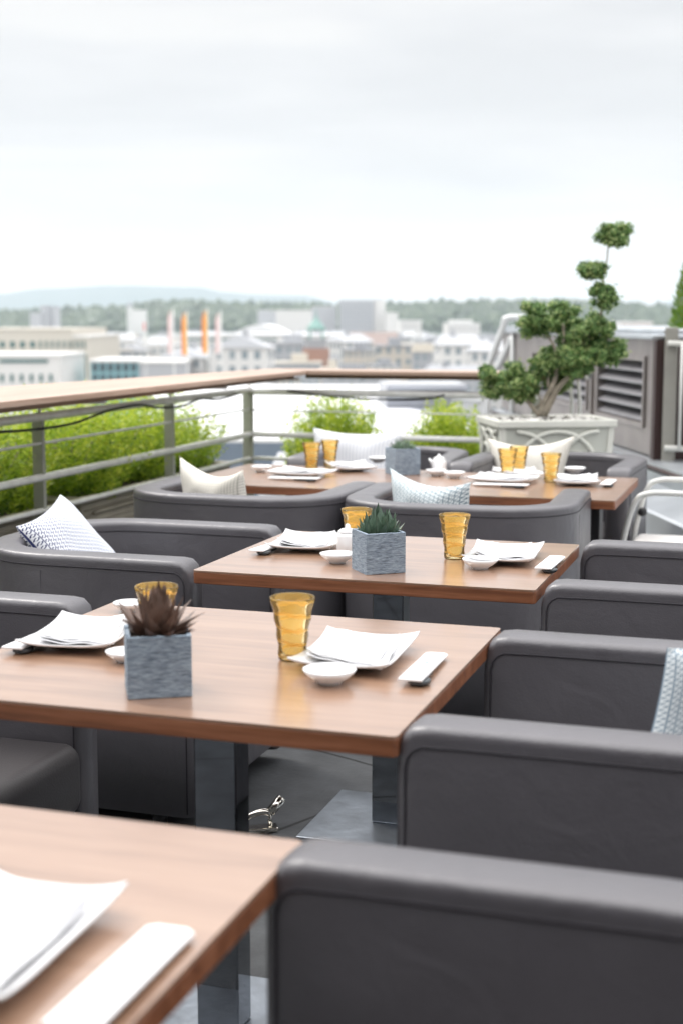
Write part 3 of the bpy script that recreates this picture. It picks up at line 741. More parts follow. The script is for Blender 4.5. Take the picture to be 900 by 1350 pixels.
# left run: outer edge splays out towards the near end
plank([(-2.70, .4), (-2.70, 7.745), (-2.98, 8.10), (-3.02, 8.10), (-3.46, 4.556), (-3.7, .4)], M_CAP)
plank([(-2.697, 7.752), (-1.13, 7.80), (-1.13, 8.13), (-2.975, 8.108)], M_CAPX)
bm = B()
prism(bm, [(-2.76, .5), (-2.76, 7.70), (-2.82, 7.70), (-2.82, .5)], 1.042, 1.0635)
prism(bm, [(-2.73, 7.81), (-1.17, 7.85), (-1.17, 7.90), (-2.73, 7.86)], 1.042, 1.0635)
obj('cap_bearer', bm, wood_mat('dark_bearer', (.14, .08, .05), (.2, .12, .07), (.28, .17, .1), .6, 'Y', .6), rail)
def rt(name, a, b, r, m=M_GALV):
    bm = B(); tube(bm, [a, b], r, 12); return obj(name, bm, m, rail, True)
for z, r in ((.965, .019), (.70, .017), (.555, .012)):
    rt('rail_tube', (XR, .5, z), (XR, YR, z), r); 
for z, r in ((.955, .019), (.70, .017), (.555, .012)):
    rt('rail_tube', (XR, YR, z), (-1.36, YR, z), r)
rt('wire', (XR, .5, .85), (XR, YR, .85), .006); rt('wire', (XR, YR, .845), (-1.36, YR, .845), .005)
for y in (.7, 2.05, 3.55, 5.40, 6.75, 7.87):
    bm = B(); box(bm, XR-.012-.012, XR-.012+.012, y-.032, y+.032, 0.0, .95, .003, 1)
    if y == 7.87: bm.free(); bm = B(); box(bm, XR-.045, XR+.012, y-.02, y+.02, 0, .95, .003, 1)
    else:
        bm.free(); bm = B(); box(bm, XR-.045, XR+.008, y-.012, y+.012, 0, .95, .003, 1)
    po = obj('post', bm, M_POST, rail)
    bm = B(); tube(bm, [(XR-.01, y, .94), (XR-.01, y, 1.0), (XR+.1, y, 1.03), (XR+.31, y, 1.035)], .009, 8); obj('cap_bracket', bm, M_GALV, po, True)
for x in (-1.38,):
    bm = B(); box(bm, x-.025, x+.025, YR-.012, YR+.012, 0, .94, .003, 1); po = obj('post', bm, M_POST, rail)
    bm = B(); tube(bm, [(x, YR, .93), (x, YR, 1.012)], .009, 8); obj('cap_bracket', bm, M_GALV, po, True)
for dx in (0, .045):
    bm = B(); tube(bm, smooth_curve([(-1.20+dx, 7.93, 1.05), (-1.19+dx, 7.95, .90), (-1.20+dx, 7.96, .80), (-1.22+dx, 7.97, .6), (-1.22+dx, 7.97, 0)], 5), .011, 10); obj('bent_support', bm, M_WHITEP, rail, True)
# electric cable clipped under the cap
bm = B(); tube(bm, smooth_curve([(-3.07, 4.3, .955), (-3.06, 4.7, .945), (-3.06, 5.1, .925), (-3.06, 5.4, .918), (-3.06, 5.65, .925), (-3.07, 5.95, .955), (-3.07, 6.3, .965), (-3.07, 6.5, .94), (-3.07, 6.8, .93), (-3.07, 7.05, .955), (-3.07, 7.3, .94), (-3.07, 7.6, .955)], 6), .006, 8)
tag(obj('cable', bm, M_CABLE, None, True), 'black cable looping below the wooden cap of the left railing', 'cable')
bm = B(); tube(bm, smooth_curve([(-2.85, 7.83, .965), (-2.6, 7.83, .94), (-2.3, 7.83, .925), (-2.0, 7.83, .935), (-1.9, 7.83, .955)], 6), .006, 8)
tag(obj('cable', bm, M_CABLE, None, True), 'black cable sagging along the top bar of the far railing', 'cable')

# ------------------------------------------------------------------ long lattice planters with feathery shrubs
def arcs(bm, W, H, yface, r=.008, n=3):
    """interlaced arcs on a panel lying in the XZ plane at y=yface"""
    for cx in [(-W/2 + W*(i+.5)/n) for i in range(n)]:
        for rad in (W/n*.5, W/n*.8):
            pts = []
            for k in range(19):
                a = PI*k/18; x = cx+rad*math.cos(a); z = min(H, 0+rad*math.sin(a)*1.15)
                if abs(x) <= W/2+.001: pts.append((x, yface, z))
            if len(pts) > 2: tube(bm, pts, r, 6)
def lattice_planter(y0, y1, label):
    t = thing('lattice_planter', label, 'planter', (-3.55, (y0+y1)/2, 0), R(90), 'planters outside the railing')
    L = y1-y0; bm = B()
    for (a, b, c, d) in ((-L/2, L/2, -.36, -.34), (-L/2, L/2, .34, .36), (-L/2, -L/2+.02, -.34, .34), (L/2-.02, L/2, -.34, .34)):
        box(bm, a, b, c, d, .03, .52)
    obj('box', bm, M_LATTICE, t)
    bm = B(); 
    for (a, b, c, d) in ((-L/2-.01, L/2+.01, -.385, -.335), (-L/2-.01, L/2+.01, .335, .385), (-L/2-.01, -L/2+.04, -.3345, .3345), (L/2-.04, L/2+.01, -.3345, .3345)):
        box(bm, a, b, c, d, .521, .545, .004, 1)
    obj('rim', bm, M_LATTICE, t)
    bm = B()
    arcs(bm, L-.1, .46, -.370, .009, max(2, int(L/.5)))
    for i in range(15): tube(bm, [(-L/2+.03, -.363, .06+i*.03), (L/2-.03, -.363, .06+i*.03)], .004, 5)
    obj('lattice', bm, M_LATTICE, t, True)
    bm = B(); box(bm, -L/2+.021, L/2-.021, -.339, .339, .3, .49); obj('soil', bm, M_SOIL, t)
lattice_planter(2.1, 3.95, 'taupe lattice planter outside the left railing, nearest one')
lattice_planter(4.0, 5.85, 'taupe lattice planter outside the left railing behind the navy pillow')
lattice_planter(5.9, 7.75, 'taupe lattice planter outside the left railing near its corner')

def leaf_object(name, quads, tones, m, parent=None):
    vs, fs = [], []
    for q in quads:
        i = len(vs); vs += q; fs.append(tuple(range(i, i+len(q))))
    me = bpy.data.meshes.new(name); me.from_pydata([tuple(v) for v in vs], [], fs)
    at_ = me.attributes.new('tone', 'FLOAT', 'FACE'); at_.data.foreach_set('value', tones)
    me.materials.append(m)
    o = bpy.data.objects.new(name, me); COL.objects.link(o)
    if parent: o.parent = parent
    return o
def shrub_mesh(seed, rx=.42, ry=.42, h=.66, nsprig=460):
    rnd = random.Random(seed); quads, tones = [], []
    for s in range(nsprig):
        az = rnd.uniform(0, 2*PI); rr = math.sqrt(rnd.random()); bx, by = rx*rr*math.cos(az), ry*rr*math.sin(az)
        hh = h*(1-.45*rr*rr)*rnd.uniform(.55, 1.08); lean = Vector((bx*.35, by*.35, 0))
        base = Vector((bx*.8, by*.8, 0)); tipo = Vector((bx, by, hh)) + lean*.5 + Vector((rnd.uniform(-.05, .05), rnd.uniform(-.05, .05), 0))
        stone = rnd.gauss(.52, .17)
        nl = int(14+hh*34)
        for k in range(nl):
            t = .12+.88*(k+rnd.random())/nl
            c = base.lerp(tipo, t); c.x += .02*math.sin(t*5+s); 
            a2 = k*2.4+rnd.uniform(-.4, .4); up = rnd.uniform(.35, 1.1)
            d = Vector((math.cos(a2), math.sin(a2), up)).normalized()*rnd.uniform(.028, .05)*(1.1-.45*t)
            sd_ = d.cross(Vector((rnd.uniform(-1, 1), rnd.uniform(-1, 1), rnd.uniform(-.3, 1)))).normalized()*rnd.uniform(.0050, .0085)
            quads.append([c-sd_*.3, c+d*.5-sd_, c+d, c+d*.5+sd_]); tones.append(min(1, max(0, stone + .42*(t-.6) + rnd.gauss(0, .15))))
    return quads, tones
def twigs(h, r, seed, n=14, r0=.006):
    rnd = random.Random(seed); bm = B()
    for k in range(n):
        a = rnd.uniform(0, 2*PI); q = rnd.uniform(.1, .7)*r
        tube(bm, smooth_curve([(q*.4*math.cos(a), q*.4*math.sin(a), -.02), (q*.8*math.cos(a+.2), q*.8*math.sin(a+.2), h*.35), (q*1.2*math.cos(a), q*1.2*math.sin(a), h*.75)], 3), r0, 5, radii=None)
    return bm
shr = []
names = ['nearest', 'second', 'third', 'fourth', 'fifth', 'sixth', 'seventh', 'eighth']
spots = [(-3.58, 2.5, 1.0), (-3.55, 3.3, 1.02), (-3.60, 4.1, .98), (-3.53, 4.8, 1.0), (-3.60, 5.5, .97), (-3.55, 6.2, 1.0), (-3.60, 6.85, 1.0), (-3.58, 7.42, .92)]
meshes = []
for s in range(3):
    q, t_ = shrub_mesh(40+s); meshes.append((q, t_))
first = {}
for i, (x, y, s) in enumerate(spots):
    k = i % 3
    lab = f'lime green feathery shrub outside the left railing, {names[i]} of the row from the camera'
    if k not in first:
        r_ = thing('shrub', lab, 'shrub', (x, y, .48), i*1.3, 'shrubs along the left railing')
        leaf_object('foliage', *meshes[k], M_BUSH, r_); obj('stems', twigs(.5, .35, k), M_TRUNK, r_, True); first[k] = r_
    else:
        r_ = dup(first[k], (x, y, .48), i*1.3, lab)
    r_.scale = (1.0, 1.0, s*.84)
# two shrubs beyond the far railing, in low boxes
for i, (px, lab, sc) in enumerate(((443, 'lime green rounded shrub beyond the far railing, left one above the striped pillow', .62), (590, 'lime green rounded shrub beyond the far railing, right one beside the tree planter', .60))):
    pos = atY(px, 600, 8.55)
    r_ = thing('shrub', lab, 'shrub', (pos.x, 8.55, .25), i*2, 'shrubs beyond the far railing')
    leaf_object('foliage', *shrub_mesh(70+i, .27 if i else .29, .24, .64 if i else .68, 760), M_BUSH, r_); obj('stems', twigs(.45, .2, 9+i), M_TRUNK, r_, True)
    b_ = thing('planter_box', f'low grey trough under the {"right" if i else "left"} shrub beyond the far railing', 'planter', (pos.x, 8.55, 0), 0, 'troughs beyond the far railing')
    bm = B(); box(bm, -.3, .3, -.2, .2, .004, .24, .01, 2); obj('trough', bm, M_PLANTERIN, b_)
    bm = B(); box(bm, -.32, .32, -.22, .22, .2405, .262, .004, 1); obj('rim', bm, M_PLANTERIN, b_)

# ------------------------------------------------------------------ square planter with cloud-pruned tree
PL = Vector((-1.25, 7.415, 0)); PRZ = R(27)
pl = thing('square_planter', 'pale grey square planter with raised arch tracery holding the cloud pruned tree', 'planter', PL, PRZ)
PW = .60; PH = .88; PD = .42
bm = B(); box(bm, -PW/2, PW/2, -PD/2, PD/2, .05, PH-.05, 0, taper=.86); obj('panel_box', bm, M_PLANTERIN, pl)
bm = B()
tw = .86
def fr_leg(sx, sy):
    x1, y1 = sx*(PW/2+.006), sy*(PD/2+.006); x0, y0 = x1*tw, y1*tw
    w_ = .03
    verts = []
    for (x, y, z) in ((x0, y0, .0), (x1, y1, PH-.05)):
        for (a, b) in ((0, 0), (-sx*w_, 0), (-sx*w_, -sy*w_), (0, -sy*w_)): verts.append(bm.verts.new((x+a, y+b, z)))
    for q in ((0, 1, 2, 3), (4, 5, 6, 7), (0, 1, 5, 4), (1, 2, 6, 5), (2, 3, 7, 6), (3, 0, 4, 7)): bm.faces.new([verts[i] for i in q])
for sx in (-1, 1):
    for sy in (-1, 1): fr_leg(sx, sy)
bmesh.ops.recalc_face_normals(bm, faces=bm.faces)
obj('corner_frame', bm, M_PLANTER, pl)
bm = B()
o_ = .018
for (a, b, c, d) in ((-PW/2-o_, PW/2+o_, -PD/2-o_, -PD/2+.022), (-PW/2-o_, PW/2+o_, PD/2-.022, PD/2+o_), (-PW/2-o_, -PW/2+.022, -PD/2+.0225, PD/2-.0225), (PW/2-.022, PW/2+o_, -PD/2+.0225, PD/2-.0225)):
    box(bm, a, b, c, d, PH-.049, PH-.012, .004, 1)
obj('rim', bm, M_PLANTER, pl)
# tracery on front and left sides
def tracery(face):
    bm = B(); Wd = PW if face == 'front' else PD
    def P(u, z):     # u across, z up on the leaning face
        s = tw + (1-tw)*(z-.05)/(PH-.1)
        if face == 'front': return (u*s, -(PD/2)*s-.006, z)
        return (-(PW/2)*s-.006, u*s, z)
    zc = .42; r1 = Wd*.36
    def arc(cx, cz, r, a0, a1, n=16): 
        pts = [P(cx+r*math.cos(R(a0+(a1-a0)*k/n)), cz+r*math.sin(R(a0+(a1-a0)*k/n))) for k in range(n+1)]
        tube(bm, pts, .011, 6)
    zt = PH-.07; r = Wd*.38; cz = zt-r
    arc(0, cz, r, 0, 180)
    arc(-r, cz, r, 0, 88); arc(r, cz, r, 92, 180)
    arc(-r*.5, cz-.0, r*.5, 0, 180); arc(r*.5, cz-.0, r*.5, 0, 180)
    for u in (-r, 0, r): tube(bm, [P(u, .1), P(u, cz)], .011, 6)
    obj('tracery', bm, M_PLANTER, pl, True)
tracery('front'); tracery('side')
bm = B(); box(bm, -PW/2+.03, PW/2-.03, -PD/2+.03, PD/2-.03, PH-.04, PH-.025); obj('soil', bm, M_SOIL, pl)
rnd = random.Random(3); bm = B()
for k in range(90):
    x, y = rnd.uniform(-PW/2+.03, PW/2-.03), rnd.uniform(-PD/2+.03, PD/2-.03); s = rnd.uniform(.010, .020)
    bmesh.ops.create_icosphere(bm, subdivisions=1, radius=s, matrix=Matrix.Translation((x, y, PH-.018)) @ Matrix.Diagonal((1, rnd.uniform(.7, 1), .6, 1)))
tag(obj('pebbles', bm, M_PEBBLE, pl, True), kind='stuff')

TB0 = PL + Vector((0, 0, PH-.03))
tree = thing('cloud_pruned_tree', 'cloud pruned box tree with separate leaf pads on bare stems in the square planter', 'tree', TB0, 0)
def tp(px, py, dy=0):
    q = atY(px, py, PL.y+dy); return q - TB0
pads = [  # px, py, rx, rz (pixels), dy
    (672, 505, 40, 27, .02), (643, 492, 12, 10, .0), (706, 423, 26, 24, -.03), (741, 420, 24, 21, .12), (781, 431, 28, 17, .02), (760, 447, 22, 12, .05),
    (724, 482, 25, 24, .05), (756, 474, 28, 22, -.06), (793, 466, 30, 16, .04), (812, 456, 13, 10, .03), (735, 505, 18, 14, .1),
    (795, 392, 16, 15, 0), (783, 356, 18, 8, .02), (808, 309, 20, 14, 0), (690, 516, 18, 12, .0)]
quads, tones = [], []; rnd = random.Random(11); PXM = 7.55/1850
for (px, py, rx, rz, dy) in pads:
    c = tp(px, py, dy); a, b = rx*PXM*1.1, rz*PXM*1.1
    nsub = 9+int((a+b)*190)
    for q in range(nsub):
        sd3 = Vector((rnd.gauss(0, 1), rnd.gauss(0, 1), rnd.gauss(0, 1))).normalized(); f = rnd.uniform(.30, .92) if q else 0
        sc = c + Vector((sd3.x*a*f, sd3.y*a*.85*f, sd3.z*b*f)); sr = rnd.uniform(.022, .042)*(1 if a > .06 else .75); stone = rnd.gauss(0, .10)
        for k in range(int(sr*sr*95000)):
            d = Vector((rnd.gauss(0, 1), rnd.gauss(0, 1), rnd.gauss(0, 1))).normalized(); rr = rnd.random()**.45
            if rnd.random() < .10: rr *= rnd.uniform(1.1, 1.7)
            pos = sc + Vector((d.x*sr*rr, d.y*sr*rr, d.z*sr*rr*.85))
            nrm = (d + Vector((rnd.gauss(0, .5), rnd.gauss(0, .5), rnd.gauss(.3, .5)))).normalized()
            t1 = nrm.orthogonal().normalized(); t1.rotate(Matrix.Rotation(rnd.uniform(0, 6.28), 3, nrm)); t2 = nrm.cross(t1)
            L, W_ = rnd.uniform(.0075, .0125), rnd.uniform(.0045, .0070)
            quads.append([pos-t1*L, pos-t2*W_+nrm*.001, pos+t1*L, pos+t2*W_+nrm*.001])
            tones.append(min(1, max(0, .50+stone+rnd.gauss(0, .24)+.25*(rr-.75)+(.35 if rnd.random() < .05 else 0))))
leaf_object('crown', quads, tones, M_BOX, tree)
bm = B()
def limb(pts, r0, r1):
    c = smooth_curve([tp(*q) for q in pts], 5); n = len(c)
    tube(bm, c, r0, 8, radii=[r0+(r1-r0)*k/(n-1) for k in range(n)])
limb([(712, 548), (716, 532), (728, 508), (733, 490), (738, 470)], .020, .010)
limb([(716, 548), (726, 528), (738, 508), (760, 488), (782, 476)], .021, .008)
limb([(711, 549), (702, 538), (694, 528), (680, 520), (672, 508)], .014, .007)
limb([(722, 510), (722, 498), (724, 482)], .010, .006)
limb([(738, 478), (726, 450), (708, 430)], .009, .005)
limb([(738, 478), (742, 452), (742, 426)], .009, .005)
limb([(756, 488), (764, 460), (782, 436, .02), (792, 410), (797, 380)], .010, .005)
limb([(797, 384), (794, 366), (799, 345), (801, 325), (805, 312)], .005, .003)
limb([(796, 366), (790, 360), (783, 357)], .003, .002)
limb([(703, 540), (712, 530), (708, 520)], .007, .004)
obj('trunk', bm, M_TRUNK, tree, True)

# ------------------------------------------------------------------ louvred plant housing on the right
WD = Vector((-.38, .925, 0)).normalized(); WN = Vector((-WD.y, WD.x, 0))   # along wall, towards terrace
P0 = Vector((-.745, 8.2, 0)); ang = math.atan2(WD.y, WD.x)
hs = thing('louvred_housing', 'brown metal plant housing with louvred vents behind the planter tree', 'roof housing', P0, ang)
# local: +x along wall (away), +y = towards terrace side
Lw = 4.6; z0, z1 = .60, 1.27
def wall_panels():
    bm = B()
    holes = [(.25, 1.28, .78, 1.14), (1.58, 3.3, .80, 1.12)]
    xs = [0] + [v for h in holes for v in h[:2]] + [Lw]
    # solid strips between vents
    box(bm, 0, .25, -.05, 0, z0, z1); box(bm, 1.28, 1.58, -.05, 0, z0, z1); box(bm, 3.3, Lw, -.05, 0, z0, z1)
    for (a, b, c, d) in holes:
        box(bm, a, b, -.05, 0, z0, c); box(bm, a, b, -.05, 0, d, z1)
    bmesh.ops.remove_doubles(bm, verts=bm.verts, dist=1e-4)
    return bm, holes
bm, holes = wall_panels(); obj('wall', bm, M_BRONZE, hs)
bm = B(); box(bm, 0, Lw, -1.6, -.30, z0, z1-.02); obj('body', bm, M_BRONZED, hs)
for (a, b, c, d) in holes:
    bm = B()
    for (q, r_, s, t_) in ((a-.03, b+.03, c-.03, c), (a-.03, b+.03, d, d+.03), (a-.03, a, c, d), (b, b+.03, c, d)): box(bm, q, r_, .001, .014, s, t_)
    fv = obj('vent_frame', bm, M_BRONZE, hs)
    n = 5
    for k in range(n):
        zc = c + (d-c)*(k+.5)/n; bm = B()
        box(bm, a, b, -.045, .045, -.004, .004, 0, mtx=Matrix.Translation((0, -.03, zc)) @ Matrix.Rotation(R(-38), 4, 'X'))
        obj('louvre_blade', bm, M_LOUV, fv)
bm = B(); box(bm, -.03, Lw+.03, -1.65, .045, z1+.001, z1+.03, .006, 1); box(bm, -.02, Lw, -1.5, -.02, z1+.031, z1+.06, .006, 1); obj('roof_edge', bm, M_FLASH, hs)
for x in (1.43,):
    bm = B(); box(bm, x-.02, x+.02, .001, .02, z0, z1); obj('seam_post', bm, M_BRONZE, hs)
bm = B(); box(bm, -.06, -.001, -.3, .03, z0-.04, z1-.005); obj('corner_post', bm, M_BRONZED, hs)
# stepped zinc parapet along its foot
pp = thing('zinc_parapet', 'stepped light zinc parapet sloping along the foot of the louvred housing', 'parapet', P0, ang)
def strip(prof, m, name, x0=-3.6, x1=4.5):
    bm = B(); A = [bm.verts.new((x0, y, z)) for y, z in prof]; C = [bm.verts.new((x1, y, z)) for y, z in prof]
    n = len(prof)
    for i in range(n): bm.faces.new((A[i], A[(i+1) % n], C[(i+1) % n], C[i]))
    bm.faces.new(A); bm.faces.new(C[::-1]); bmesh.ops.recalc_face_normals(bm, faces=bm.faces)
    return obj(name, bm, m, pp)
strip([(-.3, .0), (-.3, .59), (.10, .59), (.105, .555), (.12, .555), (.12, .0)], M_FLASH, 'upper_ledge')
strip([(.121, .0), (.121, .50), (.36, .42), (.36, .0)], M_FLASH, 'sloped_flashing')
strip([(.361, .0), (.361, .45), (.40, .45), (.40, .30), (.62, .22), (.62, 0)], mat('pale_zinc', (.62, .65, .68), .45, .4, noise=(3, .1)), 'outer_gutter')
bm = B(); tube(bm, [(-3.6, .112, .57), (4.5, .112, .57)], .012, 8); obj('ledge_dark_bead', bm, M_BRONZED, pp)  # dark brown bead along the lip of the upper ledge
# spotlight by the housing
sl = thing('spotlight', 'small white cylindrical spotlight mounted by the louvred housing', 'lamp', atY(768, 492, 8.3), R(-25))
bm = B(); tube(bm, [(-.055, 0, .015), (.05, 0, -.012)], .024, 16, radii=[.022, .027]); obj('lamp_head', bm, M_WHITEP, sl, True)
bm = B(); tube(bm, [(-.05, .02, .01), (-.09, .03, .07)], .006, 8); obj('bracket', bm, M_WHITEP, sl, True)
bm = B(); tube(bm, [(.0505, 0, -.0125), (.052, 0, -.013)], .021, 16); obj('lens', bm, mat('lamp_glass', (.2, .2, .2), .1), sl, True)

# ------------------------------------------------------------------ gate at the right edge
gt = thing('slatted_gate', 'dark brown barred gate with white tube rails at the right edge', 'gate', (-.70, 8.12, 0))
bm = B(); box(bm, .0, .07, -.035, .035, .3, 1.34, .004, 1); obj('gate_post', bm, M_GATE, gt)
for z in (1.25, .665):
    bm = B(); tube(bm, [(.02, -.05, z), (1.5, -.25, z)], .017, 12); obj('gate_rail', bm, M_WHITEP, gt, True)
for k in range(10):
    bm = B(); x = .13+k*.14; box(bm, x, x+.055, -.04-x*.13, -.015-x*.13, .62, 1.235); obj('bar', bm, M_BRONZED if k % 2 == 0 else M_GATE, gt)
for k in range(6):
    bm = B(); x = .10+k*.22; tube(bm, [(x, -.065-x*.13, .66), (x, -.065-x*.13, 1.25)], .009, 8); obj('upright', bm, M_WHITEP, gt, True)
cf = thing('conifer', 'bright green conifer tip showing above the gate at the right edge', 'conifer', (-.60, 8.75, .3), 0)
rnd = random.Random(5); quads, tones = [], []
for k in range(5200):
    h = rnd.uniform(.1, 1.40); rad = .23*max(.05, (1.45-h)/1.3)**.6*math.sqrt(rnd.random())+.01; a = rnd.uniform(0, 2*PI)
    c = Vector((rad*math.cos(a), rad*math.sin(a), h)); d = Vector((math.cos(a)*.6, math.sin(a)*.6, 1.1)).normalized()*rnd.uniform(.03, .06)
    s = d.cross(Vector((rnd.gauss(0, 1), rnd.gauss(0, 1), .3))).normalized()*.005
    quads.append([c, c+d*.5-s, c+d, c+d*.5+s]); tones.append(min(1, max(0, rnd.gauss(.5, .2))))
leaf_object('crown', quads, tones, M_CON, cf)
bm = B(); tube(bm, [(0, 0, -.2), (0, 0, .6), (0, 0, 1.2)], .02, 8, radii=[.025, .018, .005]); obj('trunk', bm, M_TRUNK, cf, True)

# ------------------------------------------------------------------ white tube armchair at the right
mc = thing('tube_garden_chair', 'white tubular metal garden armchair with pale cushion at the right edge', 'chair', (-.335, 5.90, 0), LEFT)
W2 = .25
for sx in (-1, 1):
    bm = B()
    tube(bm, smooth_curve([(sx*W2, -.36, .0), (sx*W2, -.33, .25), (sx*W2, -.29, .52), (sx*W2, -.25, .66), (sx*W2, -.20, .695), (sx*W2, -.10, .70), (sx*W2, .2, .695), (sx*W2, .30, .69)], 6), .012, 12)
    obj('arm_frame', bm, M_WHITEP, mc, True)
    bm = B(); tube(bm, [(sx*W2, .12, .38), (sx*W2, .30, .69), (sx*W2, .38, .88)], .012, 12); tube(bm, [(sx*W2, .14, .40), (sx*W2, .30, 0)], .012, 12); obj('rear_leg', bm, M_WHITEP, mc, True)
bm = B(); box(bm, -W2+.013, W2-.013, -.28, .16, .385, .40, .004, 1); obj('seat_sling', bm, M_SLING, mc)
bm = B(); box(bm, -W2+.02, W2-.02, -.29, .15, .402, .465, .025, 3); obj('seat_cushion', bm, M_CUSH, mc, True)
bm = B(); box(bm, -W2+.015, W2-.015, -.006, .006, 0, .46, .003, 1, Matrix.Translation((0, .16, .42)) @ Matrix.Rotation(R(-25), 4, 'X')); obj('backrest_sling', bm, M_SLING, mc)
bm = B(); lathe(bm, [(0, -.016), (.018, -.016), (.02, 0), (.018, .016), (0, .016)], 20, Matrix.Translation((-W2, -.27, .555)) @ Matrix.Rotation(R(90), 4, 'Y')); obj('pivot_knob', bm, M_BLACK, mc, True)

# ------------------------------------------------------------------ chrome fitting under the table
cl = thing('chrome_clamp', 'small shiny chrome clamp lying on the slate floor under the table', 'clamp', at(342, 1096, 0), R(30))
M_CHR = mat('chrome', (.75, .72, .66), .12, 1.0)
bm = B(); tube(bm, smooth_curve([(-.055, 0, .016), (-.03, .0, .045), (.01, 0, .055), (.03, 0, .05)], 5), .009, 12); obj('jaw', bm, M_CHR, cl, True)
bm = B(); tube(bm, [(.03, 0, .052), (.065, .012, .085)], .014, 16); tube(bm, [(.03, 0, .052), (.03, 0, .014)], .006, 10); obj('screw', bm, M_CHR, cl, True)
bm = B(); box(bm, -.06, .05, -.02, .02, 0.001, .014, .004, 2); obj('foot', bm, M_CHR, cl)

# ==================================================================== beyond the terrace
GZ = -25.0
FAZ = math.atan2(FH.y, FH.x) - PI/2           # heading of the view, local x = right, y = away
M_W1 = mat('town_white_render', (.72, .71, .69), .8); M_W2 = mat('town_cream_render', (.60, .56, .49), .8); M_W3 = mat('town_grey_render', (.45, .46, .48), .8)
M_W4 = mat('town_teal_glass', (.22, .42, .46), .3); M_WIN = mat('town_window_glass', (.05, .075, .09), .15); M_WING = mat('town_green_window', (.05, .14, .14), .15)
M_RG = mat('town_grey_roof', (.34, .35, .37), .7); M_RB = mat('town_brown_roof', (.26, .20, .18), .8); M_RW = mat('town_white_roof', (.78, .79, .80), .6); M_RO = mat('town_orange_roof', (.50, .24, .15), .8)
M_COP = mat('green_copper', (.22, .38, .34), .6); M_BRK = mat('tower_brick', (.36, .21, .16), .85)
bm = B(); box(bm, -9000, 9000, -300, 12000, GZ-1, GZ)
def ground_mat():
    m = mat('town_ground', (.34, .34, .33), .9, noise=(.01, .4)); return m
o = obj('ground', bm, ground_mat()); o.rotation_euler = (0, 0, FAZ); tag(o, kind='structure')

def block(name, label, px0, px1, ytop, D, depth, wallm, roofm=None, group=None, rot=0, wins=None, winm=None, gable=None, roofh=.6):
    """wins: list of (x0frac, x1frac, n, ztop_px, zbot_px, fillfrac)"""
    a, b = far(px0, ytop, D), far(px1, ytop, D); c = (a+b)/2; W = (b-a).length; zt = c.z
    t = thing(name, label, 'building', (c.x, c.y, GZ), FAZ+rot, group)
    bm = B(); box(bm, -W/2, W/2, 0, depth, 0, zt-GZ-(roofh if not gable else gable)); obj('wall', bm, wallm, t)
    H = zt-GZ
    bm = B()
    if gable:
        h0 = H-gable+.01; e_ = .5
        v = [bm.verts.new(q) for q in ((-W/2-e_, -e_, h0), (W/2+e_, -e_, h0), (W/2+e_, depth+e_, h0), (-W/2-e_, depth+e_, h0), (-W/2-e_, depth/2, H), (W/2+e_, depth/2, H))]
        for q in ((0, 1, 5, 4), (2, 3, 4, 5), (1, 2, 5), (3, 0, 4), (3, 2, 1, 0)): bm.faces.new([v[i] for i in q])
    else:
        box(bm, -W/2-.3, W/2+.3, -.3, depth+.3, H-roofh+.01, H)
    obj('roof', bm, roofm or wallm, t)
    me = None
    if wins:
        for (f0, f1, n, yt, yb, fill) in wins:
            z1_ = (422-yt)/1867*D+HZ-GZ; z0_ = (422-yb)/1867*D+HZ-GZ
            pitch = W*(f1-f0)/n; ww = pitch*fill
            me = None
            for k in range(n):
                xc = -W/2+W*f0+pitch*(k+.5)
                if me is None:
                    bm = B(); box(bm, -ww/2, ww/2, -.25, .25, z0_, z1_); o = obj('window', bm, winm or M_WIN, t); me = o.data; o.location = (xc, 0, 0)
                else:
                    o = bpy.data.objects.new('window', me); COL.objects.link(o); o.parent = t; o.location = (xc, 0, 0)
    return t
block('office_building', 'large cream office block at the left horizon with a row of small square windows', -60, 96, 433, 420, 60, M_W2, M_W2, wins=[(.36, .70, 4, 450, 458, .45), (.70, 1.0, 6, 449, 459, .32)], winm=M_WING)
block('office_building', 'cream annexe with tall narrow window slits right of the large cream office block', 96.5, 116, 442, 419, 60, M_W2, M_W1, wins=[(.0, .9, 3, 449, 459, .35), (.0, .95, 4, 466, 500, .35)], winm=M_WING)
block('office_building', 'low cream building in front of the large office block at the left edge', -60, 79, 467, 330, 30, M_W1, M_W1, wins=[(.30, .95, 7, 493, 503, .3), (.42, .88, 1, 474, 478, 1)], winm=M_WING)
block('glass_office', 'teal glazed office building with dark windows just above the wooden cap', 118, 182, 474, 345, 25, M_W4, M_W1, wins=[(.02, .98, 6, 479, 489, .62), (.02, .98, 6, 494, 500, .62)], winm=M_WIN)
block('office_building', 'pale low building right of the teal glazed office', 183, 240, 476, 345, 30, M_W3, M_W1)
for i, (a, b, y) in enumerate(((40, 53, 412), (54, 61, 403), (62, 72, 404))):
    block('tower_block', ['shorter left slab of the three pale towers at the left', 'middle slab of the three pale towers at the left', 'right slab of the three pale towers at the left'][i], a, b, y, 1100+i*12, 25, M_W3, M_W3, 'three pale towers')
block('long_building', 'long white building with two rows of dark upright windows behind the flags', 232, 372, 440, 520, 40, M_W1, M_RW, wins=[(.05, .95, 17, 446, 449, .7), (.05, .95, 17, 453, 464, .38), (.05, .95, 17, 467, 475, .38)], winm=M_WING)
block('long_building', 'long white building continuing right behind the clock tower lantern', 373, 450, 441, 560, 40, M_W1, M_RW, wins=[(.05, .95, 9, 447, 450, .8)], winm=M_WIN)
block('high_rise', 'large pale high-rise block at the centre of the skyline', 447, 492, 396, 1250, 60, M_W3, M_W3, wins=[(.04, .96, 9, 402+r*6, 405+r*6, .6) for r in range(6)], winm=mat('faded_window', (.3, .32, .35), .3))
